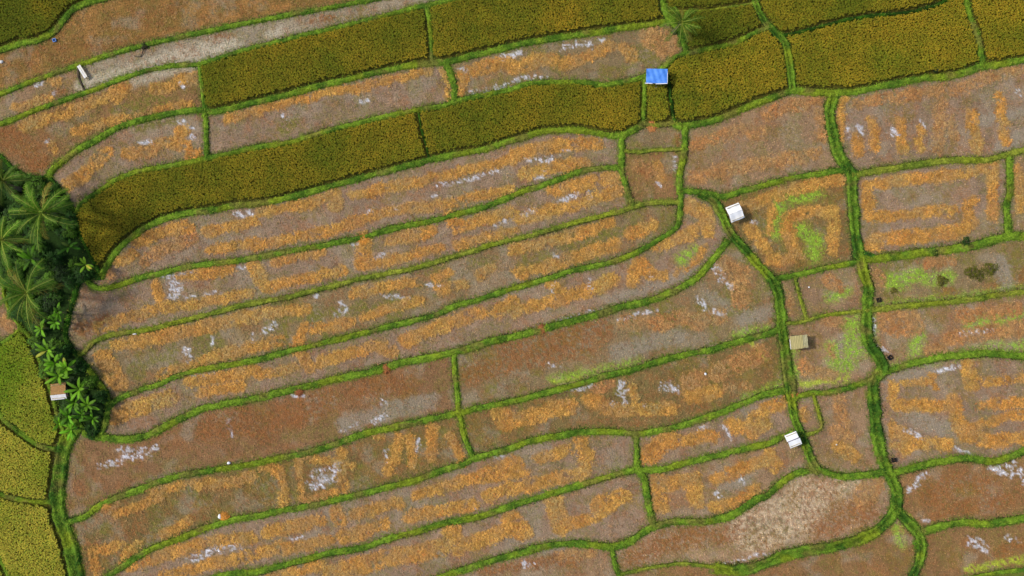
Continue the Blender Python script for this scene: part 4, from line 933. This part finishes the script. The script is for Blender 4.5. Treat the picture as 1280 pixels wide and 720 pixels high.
def sack(px, py, a, b_, rz, mat, label, name='sack', cat='sack', h=.28):
    x, y = at(px, py, h); t = MB(); n, k = 9, 12; r = random.Random(int(px * 7 + py))
    t.v.append((0, 0, -.02))
    rows = []
    for i in range(n):
        f = i / (n - 1); R_ = math.sin(math.pi * (.12 + .80 * f)) ** .45 if i < n - 1 else .15; row = []
        for j in range(k):
            q = 2 * math.pi * j / k; s = R_ * (1 + .10 * math.sin(3 * q + px) + r.uniform(-.05, .05))
            row.append(len(t.v)); t.v.append((a / 2 * s * math.cos(q), b_ / 2 * s * math.sin(q) * (1 + .1 * math.cos(q)), h * f))
        rows.append(row)
    for u, v in zip(rows[:-1], rows[1:]):
        for j in range(k): t.f.append((u[j], u[(j + 1) % k], v[(j + 1) % k], v[j]))
    t.f.append(tuple(rows[-1]))
    t.v = [v for v in t.v]
    o = t.build(name, mat, smooth=True); o.location = (x, y, .02); o.rotation_euler = (0, 0, rz); tag(o, label, cat)
sack(285.5, 579, .45, .35, .2, M_white, 'small white sack on the bank under the rust brown field')
sack(274, 646, .40, .62, .1, M_white, 'upright white sack beside an orange straw heap in the olive field')
sack(168, 417.5, .55, .22, .1, M_white2, 'pale bundle lying on the yellow bank near the grove')
sack(882, 467.5, .28, .35, .4, M_white, 'tiny white bag in the olive field left of the channel')
sack(820.5, 108.3, .35, .3, .7, M_white2, 'small cream bag on the ground below the blue roof')
sack(1, 77, .5, .4, .2, M_white2, 'pale bag at the left edge beside the rusty top field')
sack(627, 302.5, .45, .18, .2, M_white2, 'slim white bundle on the yellow bank in the middle of the fields')
sack(1011.5, 359, .2, .2, .2, M_white, 'white dot of litter in the larger small pink plot')
sack(1046, 556, .22, .18, .2, M_white2, 'pale scrap of litter in the tan stubble plot')
M_heap = plain_mat('red_straw', (.16, .065, .028), (.30, .14, .055), 9, .95, bump=.03); M_heap2 = plain_mat('gold_straw', (.46, .25, .07), (.62, .36, .12), 9, .95, bump=.03)
def heap(px, py, rx, h, mat, c, seed, label):
    rx *= .7; h *= .75
    r = np.random.default_rng(seed); x, y = W(px, py); root = empty('straw_heap', (x, y, 0)); tag(root, label, 'straw heap', 'heaps of straw on the banks and fields')
    t = MB(); t.tube([(0, 0, 0), (0, 0, h * .35), (0, 0, h * .75), (0, 0, h)], [rx * .95, rx * .85, rx * .5, rx * .12], 14); t.build('core', mat, root, smooth=True)
    n = 260; a = r.random(n) * 6.283; q = r.random(n) ** .6
    B = np.stack([q * rx * np.cos(a), q * rx * np.sin(a), h * (1 - q ** 2) + .03], 1)
    V, Q, C = blades(B, a + r.normal(0, .8, n), r.uniform(.2, .5, n), np.full(n, .05), r.uniform(0, .08, n), r.uniform(.05, .25, n), np.asarray(c)[None] * r.uniform(.6, 1.4, n)[:, None])
    mesh_np('loose_straw', V, Q, C, M_straw, root)
heap(483, 461, .6, .45, M_heap, lin(150, 92, 48), 1, 'red-brown straw heap on the bank above the rust brown field')
heap(374, 490, .4, .35, M_heap, lin(142, 84, 46), 2, 'smallest red-brown straw heap, on the sweeping bank')
heap(678, 411, .55, .4, M_heap, lin(146, 90, 48), 3, 'red-brown straw heap on the bank above the rust patch right of the middle')
heap(281, 646, .6, .35, M_heap2, lin(196, 132, 50), 4, 'orange straw heap beside the upright white sack')
heap(133, 631, .75, .3, M_heap2, lin(196, 140, 66), 5, 'tan straw heap on the bank at the left end of the olive field')
heap(455, 299, .8, .35, M_heap2, lin(200, 136, 54), 6, 'orange straw heap spilling over the first green bank')
heap(993, 495, .4, .3, M_heap2, lin(190, 120, 60), 7, 'small tan straw heap on the channel above the tiny square plot')
heap(815, 158, .7, .25, M_heap2, lin(186, 122, 66), 8, 'flat orange straw heap at the foot of the tiny rice plot')
# fallen stick above the grey strip
t = MB(); t.tube([(*W(181, 60), .35), (*W(179, 66), .2), (*W(176, 71), .1), (*W(170, 71), .08), (*W(166, 69), .1)], [.05, .06, .05, .04, .02], 7)
tag(t.build('fallen_branch', M_dark, smooth=True), 'dark curved branch lying at the upper edge of the grey strip', 'branch')

# ------------------------------------------------------------------ light, camera
w = bpy.data.worlds.new('World'); scene.world = w; w.use_nodes = True; nt = w.node_tree
sky = nt.nodes.new('ShaderNodeTexSky'); sky.sky_type = 'NISHITA'; sky.sun_disc = False
sky.sun_elevation = R(SUN_EL); sky.sun_rotation = R(90 - SUN_AZ)
sky.dust_density = 2.5
nt.links.new(sky.outputs['Color'], nt.nodes['Background'].inputs['Color']); nt.nodes['Background'].inputs['Strength'].default_value = 0.15
sl = bpy.data.lights.new('sun', 'SUN'); sl.energy = 2.45; sl.angle = R(4.5); sl.color = (1, .95, .86)
so = bpy.data.objects.new('sun', sl); col.objects.link(so)
so.rotation_euler = (0, R(90 - SUN_EL), R(SUN_AZ))
cam = bpy.data.cameras.new('camera'); co = bpy.data.objects.new('camera', cam); col.objects.link(co)
co.location = (0, 0, CAM_H); co.rotation_euler = (0, 0, 0); cam.sensor_width = 36; cam.angle = R(FOV); cam.clip_end = 10000
scene.camera = co
scene.view_settings.view_transform = 'Standard'; scene.view_settings.look = 'None'; scene.view_settings.gamma = 1
scene.view_settings.exposure = 0.1
scene.cycles.max_bounces = 5
